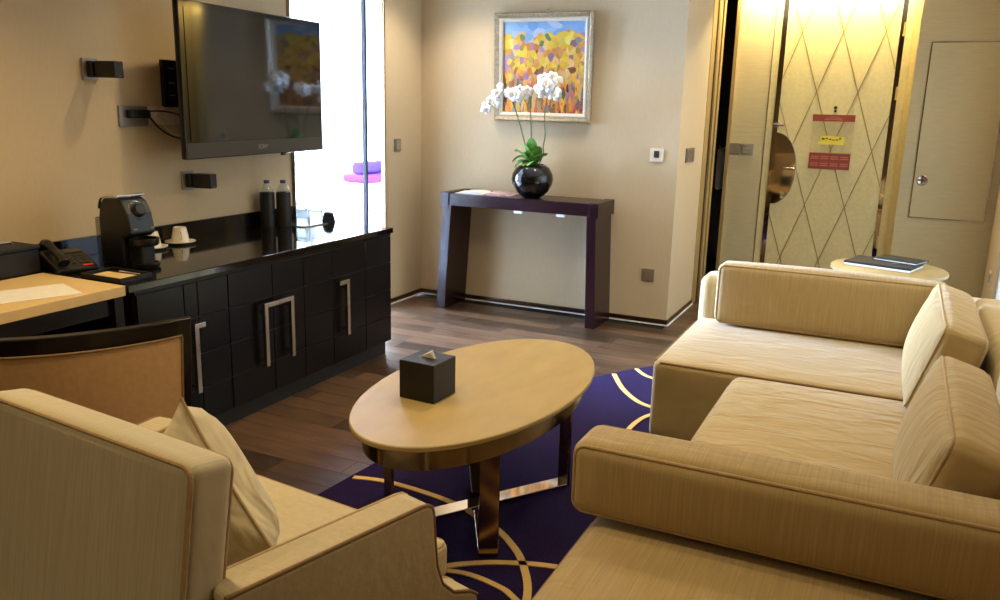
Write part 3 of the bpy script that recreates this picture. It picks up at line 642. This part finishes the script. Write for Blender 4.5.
nh = thing('napkin_holder', 'small black wedge napkin holder beside the glasses', 'napkin holder', (-3.115, 4.115, ZT))
MB().prism([(-.035, 0), (.035, 0), (.010, .06), (-.010, .06)], -.028, .028, T(0, 0, 0) @ RZ(90) @ RX(90)).build('body', 'matte_black', nh, bevel=.003)
MB().box(-.022, .022, -.003, .003, .059, .068).build('napkin', 'paper', nh)

# ------------------------------------------------------------------ desk chair
dc = thing('desk_chair', 'desk chair with curved dark wood back rail and tan leather panel', 'chair', (-2.325, 1.75, 0), R(57.5))
def arcpts(hw, depth, y, n=14):
    out = []
    for i in range(n + 1):
        t = -1 + 2 * i / n; out.append((t * hw, y - depth * (1 - t * t)))
    return out
def curved(hw, depth, y, th, z0, z1, dip=0, mtx=None, n=14, flare=0):
    A = arcpts(hw, depth, y, n); vs = []; fs = []
    for i, (x, yy) in enumerate(A):
        t = -1 + 2 * i / n; zt = z1 - dip * (1 - t * t); zb = z0; k = 1 - flare
        vs += [(x * k, yy + .0, zb), (x * k, yy + th, zb), (x, yy, zt), (x, yy + th, zt)]
    for i in range(n):
        a, b = 4 * i, 4 * i + 4
        fs += [(a, a + 2, b + 2, b), (a + 1, b + 1, b + 3, a + 3), (a + 2, a + 3, b + 3, b + 2), (a, b, b + 1, a + 1)]
    fs += [(0, 1, 3, 2), (4 * n, 4 * n + 2, 4 * n + 3, 4 * n + 1)]
    return MB().add(vs, fs, mtx)
curved(.30, .06, -.25, .035, .52, .825, .0, None, 14, .05).build('back_rail', 'espresso', dc, bevel=.004)
pnl = curved(.265, .055, -.268, .014, .42, .775, -.0, None, 14, .06).build('outer_panel', 'leather', dc, bevel=.004)
A = arcpts(.265, .055, -.269)
MB().tube([(x, y, .775) for x, y in A], .004).tube([(.265, -.269, .775), (.249, -.269, .42)], .004).tube([(-.265, -.269, .775), (-.249, -.269, .42)], .004).build('piping', 'pipe_d', pnl, smooth=True)
curved(.27, .055, -.214, .035, .46, .80).build('inner_pad', 'leather', dc, bevel=.006)
MB().soft(.54, .50, .09, .04, (0, 0, .015), T(0, .02, .455)).build('seat', 'leather', dc, smooth=60)
MB().box(-.25, .25, -.20, .24, .36, .41).build('seat_frame', 'espresso', dc, bevel=.004)
for sx_ in (-1, 1):
    MB().tube([(sx_ * .235, .22, 0), (sx_ * .235, .22, .40)], [.016, .024], n=4).build('leg', 'espresso', dc)
    MB().tube([(sx_ * .25, -.30, 0), (sx_ * .245, -.235, .40), (sx_ * .27, -.235, .60)], [.016, .024, .02], n=4).build('leg', 'espresso', dc)

# ------------------------------------------------------------------ armchair
ac = thing('armchair', 'cream upholstered armchair with flared arms and piped back', 'armchair', (-1.3675, 1.39, .0155), R(-6))
bm_ = T(0, -.36, .85) @ RX(-9) 
# back slab: outer face at local y=0 of this frame, top at z=0
MB().soft(.69, .105, .66, .026, (0, .006, .004), bm_ @ T(0, .0525, -.33)).build('back', 'chairF', ac, smooth=60)
pth = [(x, 0, z) for x, z in rrect(.69 - .016, .66 - .016, .024)]
pi_ = MB().tube([(x, .007, z) for x, _, z in pth], .0055, True, mtx=bm_ @ T(0, 0, -.33)).build('back_piping', 'pipe', ac, smooth=True)
MB().tube([(x, .098, z) for x, _, z in pth], .0045, True, mtx=bm_ @ T(0, 0, -.33)).build('back_piping', 'pipe', ac, smooth=True)
MB().prism([(-.315, -.22), (.315, -.22), (.325, .262), (.400, .275), (.400, .365), (-.400, .365), (-.400, .275), (-.325, .262)], .285, .392).build('seat_cushion', 'chairS', ac, bevel=.026, seg=4)
MB().tube([(x, y, .383) for x, y in rrect(.78, .076, .02)], .004, True, mtx=T(0, .32, 0)).build('cushion_piping', 'pipe', ac, smooth=True)
MB().soft(.66, .56, .18, .02, (0, 0, 0), T(0, .02, .185)).build('seat_base', 'chairS', ac, smooth=60)
prof = [(-.34, .60), (.150, .60), (.170, .597), (.184, .587), (.191, .570), (.196, .50), (.203, .43), (.222, .375), (.26, .335), (.32, .31), (.345, .29), (.35, .10), (-.30, .10)]
for s in (1, -1):
    am = Matrix.Identity(4)
    if s < 0: am = Matrix.Scale(-1, 4, (1, 0, 0))
    fr = am @ T(.405, 0, 0) @ RZ(-9.5)
    mm = fr @ Matrix(((0, 0, 1, 0), (1, 0, 0, 0), (0, 1, 0, 0), (0, 0, 0, 1)))
    b = MB().prism(prof, -.0475, .0475, mm)
    if s < 0: b.f = [f[::-1] for f in b.f]
    arm = b.build('arm', 'chairS', ac, bevel=.012, seg=3)
    for dx in (-.043, .043):
        MB().tube([(dx, y - (.003 if i > 3 else 0), z - (.003 if i < 5 else .001)) for i, (y, z) in enumerate(prof[:-2])], .0048, mtx=fr).build('piping', 'pipe_d' if dx * 1 > 0 else 'pipe', arm, smooth=True)
for sx_ in (-1, 1):
    for yy in (-.24, .26): MB().tube([(sx_ * .30, yy, 0), (sx_ * .30, yy, .105)], [.016, .024], n=8).build('leg', 'espresso', ac)
# throw pillow
def pillow(sz, th):
    b = MB(); n = 14; vs = []; fs = []
    for sgn in (1, -1):
        base = len(vs)
        for i in range(n + 1):
            for j in range(n + 1):
                u, v = -1 + 2 * i / n, -1 + 2 * j / n
                k = 1 - .10 * (1 - abs(u) ** 2) * abs(v) ** 3; q = 1 - .10 * (1 - abs(v) ** 2) * abs(u) ** 3
                t = ((1 - u ** 4) * (1 - v ** 4)) ** .55
                vs.append((u * sz * q, v * sz * k, sgn * th * t))
        for i in range(n):
            for j in range(n):
                a = base + i * (n + 1) + j; f = (a, a + n + 1, a + n + 2, a + 1); fs.append(f if sgn > 0 else f[::-1])
    return b.add(vs, fs)
pw = thing('throw_pillow', 'crumpled cream throw pillow propped in the armchair', 'pillow', (-1.345, 1.315, .402), 0)
pm = T(0, 0, .19) @ RZ(-20) @ RX(103) @ RZ(42); HP = .195
def squash(v):
    v = pm @ Vector(v)
    if v.z < .03: v.z = .008 + .022 * math.exp((v.z - .03) * 20); v.y += .02
    return tuple(v)
o = pillow(HP, .085); o.v = [squash(v) for v in o.v]; o.build('cover', 'pillow', pw, smooth=75)
ed = [(-HP, -HP), (0, -HP * .9), (HP, -HP), (HP * .9, 0), (HP, HP), (0, HP * .9), (-HP, HP), (-HP * .9, 0)]
o = MB().tube([(u * HP * (1 - .10 * (1 - v * v) * abs(u) ** 3), v * HP * (1 - .10 * (1 - u * u) * abs(v) ** 3), 0) for u, v in
    [(-1 + k / 7, -1) for k in range(14)] + [(1, -1 + k / 7) for k in range(14)] + [(1 - k / 7, 1) for k in range(14)] + [(-1, 1 - k / 7) for k in range(14)]], .0035, True)
o.v = [squash(v) for v in o.v]; o.build('seam', 'pipe', pw, smooth=True)

# ------------------------------------------------------------------ sofas
def soft_block(name, x0, x1, y0, y1, z0, z1, r, puff, m, parent, off, n=9):
    return MB().soft(x1 - x0, y1 - y0, z1 - z0, r, puff, T((x0 + x1) / 2, (y0 + y1) / 2, (z0 + z1) / 2), n=n).build(name, m, parent, off, smooth=60)
sf = thing('sectional_sofa', 'tan sectional sofa with a long seat and a chaise end beside the rug', 'sofa', (-.1, 3.3, 0)); fo = (-.1, 3.3, 0)
soft_block('seat_base', -.50, .37, 2.11, 3.43, .07, .27, .015, (0, 0, 0), 'sofaX', sf, fo)
sc_ = soft_block('seat_cushion', -.538, .372, 2.105, 3.44, .27, .425, .05, (.008, 0, .014), 'sofaC', sf, fo)
ce = soft_block('chaise_seat', -.885, .372, 3.445, 4.36, .06, .425, .035, (.004, .003, .010), 'sofaY', sf, fo)
MB().tube([(-.85 + i * .1, 3.455, .415) for i in range(12)], .005).tube([(-.875, 3.48 + i * .1, .415) for i in range(9)], .005).build('piping', 'pipe_d', ce, fo, smooth=True)
MB().tube([(-.53, 2.14 + i * .13, .40) for i in range(10)], .005).build('piping', 'pipe', sc_, fo, smooth=True)
soft_block('arm', -.895, .60, 4.365, 4.57, .06, .645, .05, (.004, .003, .006), 'sofaX', sf, fo)
soft_block('back', .375, .63, 2.105, 3.155, .06, .685, .04, (0, 0, .01), 'sofaY', sf, fo)
soft_block('back', .375, .63, 3.16, 4.362, .06, .685, .04, (0, 0, .01), 'sofaY', sf, fo)
for x, y in ((-.45, 2.2), (-.80, 4.30), (-.80, 3.55), (.55, 2.2), (.55, 4.45)): MB().box(x - .025, x + .025, y - .025, y + .025, .012, .07).build('foot', 'espresso', sf, fo)
s2 = thing('daybed', 'low tan daybed seat in front of the long piped bolster', 'sofa', (-.1, 1.4, 0)); so2 = (-.1, 1.4, 0)
dsx = soft_block('seat', -.652, .63, .75, 2.095, .06, .425, .06, (.006, .0, .012), 'sofaX', s2, so2)
MB().tube([(-.648, .8 + i * .1, .385) for i in range(13)], .005).build('piping', 'pipe_d', dsx, so2, smooth=True)
for x, y in ((-.58, .85), (-.58, 2.0), (.55, .85), (.55, 2.0)): MB().box(x - .025, x + .025, y - .025, y + .025, .012, .07).build('foot', 'espresso', s2, so2)
def bolster(label, x0, x1, y0, y1, z0, h, m, tilt=0):
    L = x1 - x0; t = y1 - y0
    b = thing('bolster_cushion', label, 'cushion', ((x0 + x1) / 2, y0, z0)); mm = RX(tilt)
    cv_ = MB().soft(L, t, h, .034, (.006, .014, .010), mm @ T(0, t / 2, h / 2), n=12).build('cover', m, b, smooth=60)
    for yy in (.010, t - .010):
        MB().tube([(x, yy, h / 2 + z) for x, z in rrect(L - .018, h - .018, .03)], .0055, True, mtx=mm).build('piping', 'pipe' if yy < .1 else 'pipe_d', b, smooth=True)
    return b
bolster('long tan piped bolster dividing the daybed from the sofa', -.69, .62, 1.915, 2.09, .449, .200, 'sofaX')
bolster('tan piped bolster leaning on the sofa arm before the round side table', -.775, .262, 4.19, 4.345, .437, .31, 'sofaX', -1.5)
def back_cushion(label, y0, y1, x0=.10, h=.345):
    L = y1 - y0; th = .16
    b = thing('back_cushion', label, 'cushion', (x0, (y0 + y1) / 2, .44)); mm = RY(17)
    MB().soft(th, L, h, .034, (.038, .010, .014), mm @ T(th / 2, 0, h / 2 + .008), n=10).build('cover', 'sofaC', b, smooth=60)
    for xx in (.010, th - .010):
        MB().tube([(xx, y, h / 2 + .008 + z) for y, z in rrect(L - .018, h - .018, .03)], .0055, True, mtx=mm).build('piping', 'pipe', b, smooth=True)
back_cushion('plump tan back cushion beside the bolster at the chaise end', 3.24, 4.14)
back_cushion('plump tan back cushion beside the long daybed bolster', 2.12, 2.95, .085, .325)

# ------------------------------------------------------------------ coffee table
ct = thing('coffee_table', 'oval cream coffee table on polished flat-bar legs', 'table', (-1.293, 2.614, 0), R(-2))
def ell(a, b, n=72): return [(a * math.cos(2 * PI * i / n), b * math.sin(2 * PI * i / n)) for i in range(n)]
MB().prism(ell(.352, .660), .482, .500).build('top', 'tabletop', ct, bevel=.004, smooth=30)
b = MB(); n = 72; eo, ei = ell(.312, .615), ell(.300, .603)
vs = []; fs = []
for i in range(n): vs += [(*eo[i], .405), (*eo[i], .478), (*ei[i], .478), (*ei[i], .405)]
for i in range(n):
    a, c = 4 * i, 4 * ((i + 1) % n); fs += [(a, c, c + 1, a + 1), (a + 2, c + 2, c + 3, a + 3), (a, a + 3, c + 3, c)]
b.add(vs, fs).build('apron', 'bronze', ct, smooth=30)
LX, LY = .205, .325; dgl = math.degrees(math.atan2(LX, LY)); hl = math.hypot(LX, LY)
for k, an in enumerate((-dgl, dgl)):
    fr = RZ(an); zb = .0155 + .0
    for s in (-1, 1):
        y0, y1 = (hl - .012, hl) if s > 0 else (-hl, -hl + .012)
        MB().box(-.034, .034, y0, y1, zb, .478, fr).build('leg', 'bronze', ct, bevel=.002)
    z = zb + (.0 if k == 0 else .0)
    if k == 0: MB().box(-.034, .034, -hl + .012, hl - .012, zb, zb + .012, fr).build('floor_bar', 'chrome', ct, bevel=.002)
    else:
        for s in (-1, 1):
            a_, b_ = (.072, hl - .012) if s > 0 else (-hl + .012, -.072)
            MB().box(-.034, .034, a_, b_, zb, zb + .012, fr).build('floor_bar', 'bronze', ct, bevel=.002)  # darker metal on this bar stands in for the rug's dark reflection
tb = thing('tissue_box', 'black leather cube tissue box on the oval coffee table', 'tissue box', (-1.405, 2.397, .5005), R(-3))
MB().box(-.071, .071, -.071, .071, 0, .137).build('body', 'matte_black', tb, bevel=.003)
slot = MB().prism([(.038 * math.cos(2 * PI * i / 20), .022 * math.sin(2 * PI * i / 20)) for i in range(20)], .137, .1378).build('slot', 'plastic', tb)
tsv = MB(); tsv.add([(-.03, -.004, .137), (.028, -.004, .137), (.03, .006, .137), (-.028, .006, .137), (.014, -.008, .160), (.020, .0, .168), (.002, .006, .156), (-.012, 0, .148)],
    [(0, 1, 4, 7), (1, 2, 5, 4), (2, 3, 6, 5), (3, 0, 7, 6), (4, 5, 6, 7), (3, 2, 1, 0)]).build('tissue', 'paper', tb)

# ------------------------------------------------------------------ console table
cn = thing('console_table', 'dark red-brown console table with slab legs against the back wall', 'table', (-2.4, 5.46, 0)); no = (-2.4, 5.46, 0)
MB().box(-2.935, -1.86, 5.305, 5.63, .775, .862).build('top', 'console', cn, no, bevel=.002)
for s, (xt0, xt1, xb0, xb1) in ((-1, (-2.985, -2.918, -3.035, -2.965)), (1, (-1.877, -1.81, -1.852, -1.782))):
    y0, y1 = 5.30, 5.632
    MB().add([(xb0, y0, 0), (xb1, y0, 0), (xb1, y1, 0), (xb0, y1, 0), (xt0, y0, .775), (xt1, y0, .775), (xt1, y1, .775), (xt0, y1, .775)],
             [(3, 2, 1, 0), (4, 5, 6, 7), (0, 1, 5, 4), (1, 2, 6, 5), (2, 3, 7, 6), (3, 0, 4, 7)]).build('leg', 'console', cn, no, bevel=.002)
    a_, b_ = (-3.0, -2.937) if s < 0 else (-1.858, -1.792)
    MB().box(a_, b_, 5.292, 5.636, .765, .868).build('end_block', 'console', cn, no, bevel=.002)
for x in (-2.39, -2.07): MB().box(x - .03, x + .03, 5.31, 5.34, .757, .775).build('white_clip', 'white', cn, no)
mg = thing('magazine', 'open magazine with pale pages lying on the console table', 'magazine', (-2.70, 5.45, .8625), R(8))
def page(s):
    vs = []; fs = []; n = 8
    for i in range(n + 1):
        t = i / n; x = s * t * .21; z = .004 + .014 * math.sin(PI * t ** .7) * (1 - .4 * t)
        vs += [(x, -.105, 0), (x, .105, 0), (x, -.105, z), (x, .105, z)]
    for i in range(n):
        a, c = 4 * i, 4 * i + 4; fs += [(a + 2, c + 2, c + 3, a + 3), (a, a + 1, c + 1, c), (a, c, c + 2, a + 2), (a + 1, a + 3, c + 3, c + 1)]
    fs += [(0, 2, 3, 1), (4 * n, 4 * n + 1, 4 * n + 3, 4 * n + 2)]
    if s < 0: fs = [f[::-1] for f in fs]
    return MB().add(vs, fs)
page(1).build('page', 'print', mg, smooth=40); page(-1).build('page', 'paper', mg, smooth=40)

# orchid
oc = thing('potted_orchid', 'white orchid with three stems in a round glossy black vase', 'plant', (-2.338, 5.43, .8625))
MB().lathe([(0, .0), (.055, .0), (.075, .008), (.115, .045), (.142, .095), (.148, .13), (.142, .165), (.118, .208), (.085, .232), (.078, .232), (.108, .205), (.132, .165), (.12, .2), (0, .2)][:11] + [(.11, .19), (0, .19)], 40).build('vase', 'black_gloss', oc, smooth=True)
def leaf(L, w, up, az, z0, x0=0, y0=0, droop=.5):
    n = 10; vs = []; fs = []
    for i in range(n + 1):
        t = i / n; ww = w * (math.sin(PI * min(1, t * .92 + .08)) ** .6) * (1 if t < 1 else .05)
        x = L * t * math.cos(R(up)) ; z = L * t * math.sin(R(up)) - droop * L * t * t
        vs += [(x, -ww, z + .012), (x, 0, z), (x, ww, z + .012), (x, 0, z - .004)]
    for i in range(n):
        a, b = 4 * i, 4 * i + 4; fs += [(a, b, b + 1, a + 1), (a + 1, b + 1, b + 2, a + 2), (a + 2, b + 2, b + 3, a + 3), (a + 3, b + 3, b, a)]
    return MB().add(vs, fs, T(x0, y0, z0) @ RZ(az)).build('leaf', 'leaf', oc, smooth=80)
for L, w, up, az, z0, dr in ((.25, .046, 74, 222, .20, .30), (.27, .048, 82, 268, .20, .22), (.24, .046, 68, 318, .20, .30), (.31, .042, 62, 200, .20, .75),
                             (.20, .050, 58, 262, .21, .9), (.25, .042, 60, 345, .20, .45), (.25, .044, 76, 296, .20, .35), (.22, .042, 52, 225, .21, .8), (.27, .046, 60, 335, .20, .5), (.28, .046, 62, 212, .20, .45), (.2, .04, 60, 100, .20, .4), (.24, .045, 72, 245, .2, .5)):
    leaf(L, w, up, az, z0, droop=dr)
stems = [[(-.02, 0, .2), (-.05, -.02, .35), (-.10, -.03, .52), (-.155, -.03, .65), (-.21, -.04, .725), (-.26, -.05, .715), (-.315, -.05, .64)],
         [(0, 0, .2), (-.012, -.01, .4), (-.02, -.02, .58), (-.03, -.03, .70), (-.06, -.04, .735), (-.14, -.05, .72)],
         [(.03, 0, .2), (.075, 0, .30), (.075, 0, .36), (.09, -.01, .44), (.085, -.02, .55), (.10, -.03, .68), (.11, -.03, .78), (.135, -.04, .80), (.18, -.05, .77)]]
for st in stems: MB().tube(smoothpath(st, 5), .0045).build('flower_stem', 'stem', oc, smooth=True)
fmesh = None
def flower(x, y, z, sc, az, el, roll):
    global fmesh
    if fmesh is None:
        b = MB(); vs = []; fs = []
        for k, (a0, Lp, wp) in enumerate(((90, .042, .017), (210, .040, .016), (330, .040, .016), (25, .044, .025), (155, .044, .025))):
            mm = RZ(a0); n = 6; vs = []; fs = []
            for i in range(n + 1):
                t = i / n; ww = wp * math.sin(PI * (t * .9 + .07)) ** .7; xx = .003 + Lp * t; zz = .012 * math.sin(PI * t) - .006 * t
                vs += [(xx, -ww, zz - .006 * (ww / wp) + .001 * (k > 2)), (xx, 0, zz + .001 * (k > 2)), (xx, ww, zz - .006 * (ww / wp) + .001 * (k > 2))]
            for i in range(n):
                a, c = 3 * i, 3 * i + 3; fs += [(a, c, c + 1, a + 1), (a + 1, c + 1, c + 2, a + 2)]
            b.add(vs, fs, mm)
        o = b.build('flower', 'petal', smooth=80); fmesh = o.data
        so_ = o.modifiers.new('s', 'SOLIDIFY'); so_.thickness = .0012
        lb = MB().soft(.012, .016, .012, .005, (0, 0, 0), T(0, -.004, .006), n=2); 
        lo = lb.build('lip', 'lip', smooth=60); flower.lip = lo.data; bpy.data.objects.remove(lo)
    else:
        o = bpy.data.objects.new('flower', fmesh); C.objects.link(o); so_ = o.modifiers.new('s', 'SOLIDIFY'); so_.thickness = .0012
    o.parent = oc; o.location = (x, y, z); o.scale = (sc,) * 3
    o.rotation_euler = (Matrix.Rotation(R(az), 3, 'Z') @ Matrix.Rotation(R(el), 3, 'X') @ Matrix.Rotation(R(roll), 3, 'Z')).to_euler()
    q = bpy.data.objects.new('lip', flower.lip); C.objects.link(q); q.parent = o
rf = random.Random(3)
def cluster(cx, cz, rx, rz, n, sc):
    for i in range(n):
        a = 2 * PI * i / n * 1.0 + rf.random() * .4; k = .35 + .65 * rf.random() if i % 3 else .15
        flower(cx + rx * k * math.cos(a), -.05 - .05 * (1 - k) + rf.uniform(-.015, .015), cz + rz * k * math.sin(a), sc * rf.uniform(.85, 1.1), rf.uniform(-35, 45), rf.uniform(70, 105), rf.uniform(-25, 25))
cluster(.125, .765, .085, .075, 13, 1.0)
cluster(-.105, .705, .095, .035, 11, .92)
cluster(-.245, .715, .03, .045, 4, .8); cluster(-.285, .65, .05, .04, 6, .85); cluster(-.325, .595, .035, .035, 4, .8)

# painting
YP = YB - .002
pt = thing('framed_painting', 'framed autumn woodland painting in a silver-gilt frame above the console', 'painting', (-2.37, 5.65, 1.385)); po = (-2.37, 5.655, 1.385)
tl = RX(2.2)
def ring(w0, w1, h0, h1, y0, y1, name, m, parent=pt):
    # mitred moulding: outer w1,h1 at y0 face, inner w0,h0 at y1
    vs = []; fs = []; prof_ = [(w1, h1, 0), (w1, h1, y0), ((w0 * .35 + w1 * .65), (h0 * .35 + h1 * .65), y1), (w0, h0, y0 * .75), (w0, h0, 0)]
    k = len(prof_)
    for sx_, sz_ in ((-1, -1), (1, -1), (1, 1), (-1, 1)):
        for w_, h_, y_ in prof_: vs.append((sx_ * w_ / 2, -y_, .3725 + sz_ * h_ / 2))
    for i in range(4):
        j = (i + 1) % 4
        for q in range(k):
            r_ = (q + 1) % k; fs.append((i * k + q, j * k + q, j * k + r_, i * k + r_))
    return MB().add(vs, fs, tl).build(name, m, parent, bevel=.002)
ring(.675, .745, .678, .748, .03, .05, 'frame', 'frame'); ring(.622, .675, .622, .678, .02, .026, 'liner', 'frame_i')
cvs = MB().box(-.3125, .3125, -.012, -.004, -.3125, .3125).build('canvas', 'picture', pt); cvs.location = (0, 0, .3725); cvs.rotation_euler = (R(2.2), 0, 0)
MB().lathe([(0, 0), (.014, 0), (.012, .008), (0, .01)], 16, T(.02, -.02, .755)).build('hanging_hook', 'gold', pt, smooth=True)

# wall plates
def plate(name, label, cat, x, y, z, w, h, face, m, extra=None, group=None):
    t = thing(name, label, cat, (x, y, z), {'-y': 0, '+x': R(90)}[face], group)
    p_ = MB().box(-w / 2, w / 2, -.010, 0, -h / 2, h / 2).build('plate', m, t, bevel=.002)
    for (a, b_, c, d_, mm_, nm) in extra or []: MB().box(a, b_, -.014, -.010, c, d_, ).build(nm, mm_, t, bevel=.001)
    return t
plate('thermostat', 'white thermostat with a small dark display right of the painting', 'thermostat', -1.516, YB, 1.187, .095, .09, '-y', 'porcelain', [(-.018, .018, -.018, .028, 'bezel', 'display')])
plate('wall_socket', 'bronze wall socket low on the back wall beside the console', 'socket', -1.524, YB, .352, .088, .088, '-y', 'switch', [(-.03, .03, -.03, .03, 'switch', 'insert')])
plate('light_switch', 'single grey switch on the wall beside the bedroom opening', 'switch', XW, 5.306, 1.188, .085, .09, '+x', 'switch', [(-.028, .028, -.03, .03, 'silver_p', 'rocker')])
plate('light_switch', 'double-row bronze switch on the wall before the bathroom door', 'switch', XH, 5.985, 1.18, .24, .10, '+x', 'switch', [(-.105 + i * .072, -.045 + i * .072, -.038 + j * .04, -.004 + j * .04, 'switch', 'rocker') for i in range(3) for j in range(2)])
plate('light_switch', 'bronze switch beside the diamond door, next to the silver speaker plate', 'switch', -1.285, YD, 1.18, .10, .095, '-y', 'switch', [(-.036, .036, -.034, .034, 'switch', 'rocker')])
plate('speaker_plate', 'silver perforated wall plate between the bronze switch and the diamond door', 'wall plate', -1.178, YD, 1.18, .095, .095, '-y', 'silver_p', [(-.034, .034, -.03 + i * .02, -.022 + i * .02, 'steel', 'grille_bar') for i in range(4)])
t_ = thing('wall_socket', 'small pale socket on the right wall below the window edge', 'socket', (XR, 6.60, .40), R(-90))
MB().box(-.05, .05, -.008, 0, -.05, .05).build('plate', 'frame_i', t_, bevel=.002); MB().box(-.03, .03, -.012, -.008, -.03, .03).build('insert', 'silver_p', t_)

# ------------------------------------------------------------------ side table with folders
sd = thing('side_table', 'round cream side table behind the sofa arm', 'table', (0, 5.45, 0))
MB().lathe([(0, .575), (.318, .575), (.325, .58), (.325, .596), (.32, .6), (0, .6)], 56).build('top', 'tabletop', sd, smooth=True)
MB().lathe([(0, .02), (.03, .02), (.03, .575), (0, .575)], 24).build('stem', 'chrome', sd, smooth=True)
MB().lathe([(0, 0), (.2, 0), (.2, .012), (.03, .022), (0, .022)], 40).build('base', 'chrome', sd, smooth=True)
lp = thing('laptop', 'closed black laptop with pale edge on the round side table', 'laptop', (-.03, 5.49, .6005), R(-16))
MB().box(-.19, .19, -.13, .13, .0, .012).build('lower_shell', 'paper', lp, bevel=.003)
MB().box(-.192, .192, -.132, .132, .012, .026).build('lid', 'matte_black', lp, bevel=.004)
MB().box(-.17, .17, .132, .140, .006, .018).build('hinge', 'plastic', lp)
MB().box(.05, .09, -.02, -.008, .026, .0265).build('badge', 'silver_p', lp)
fd = thing('folder', 'thin black folder lying on top of the closed laptop', 'folder', (.06, 5.56, .6275), R(-22))
MB().box(-.13, .13, -.09, .09, 0, .004).box(-.13, .13, -.09, .09, .010, .014).box(-.13, .13, .086, .09, .004, .010).build('cover', 'matte_black', fd)
MB().box(-.125, .125, -.087, .085, .0042, .0098).build('pages', 'paper', fd)
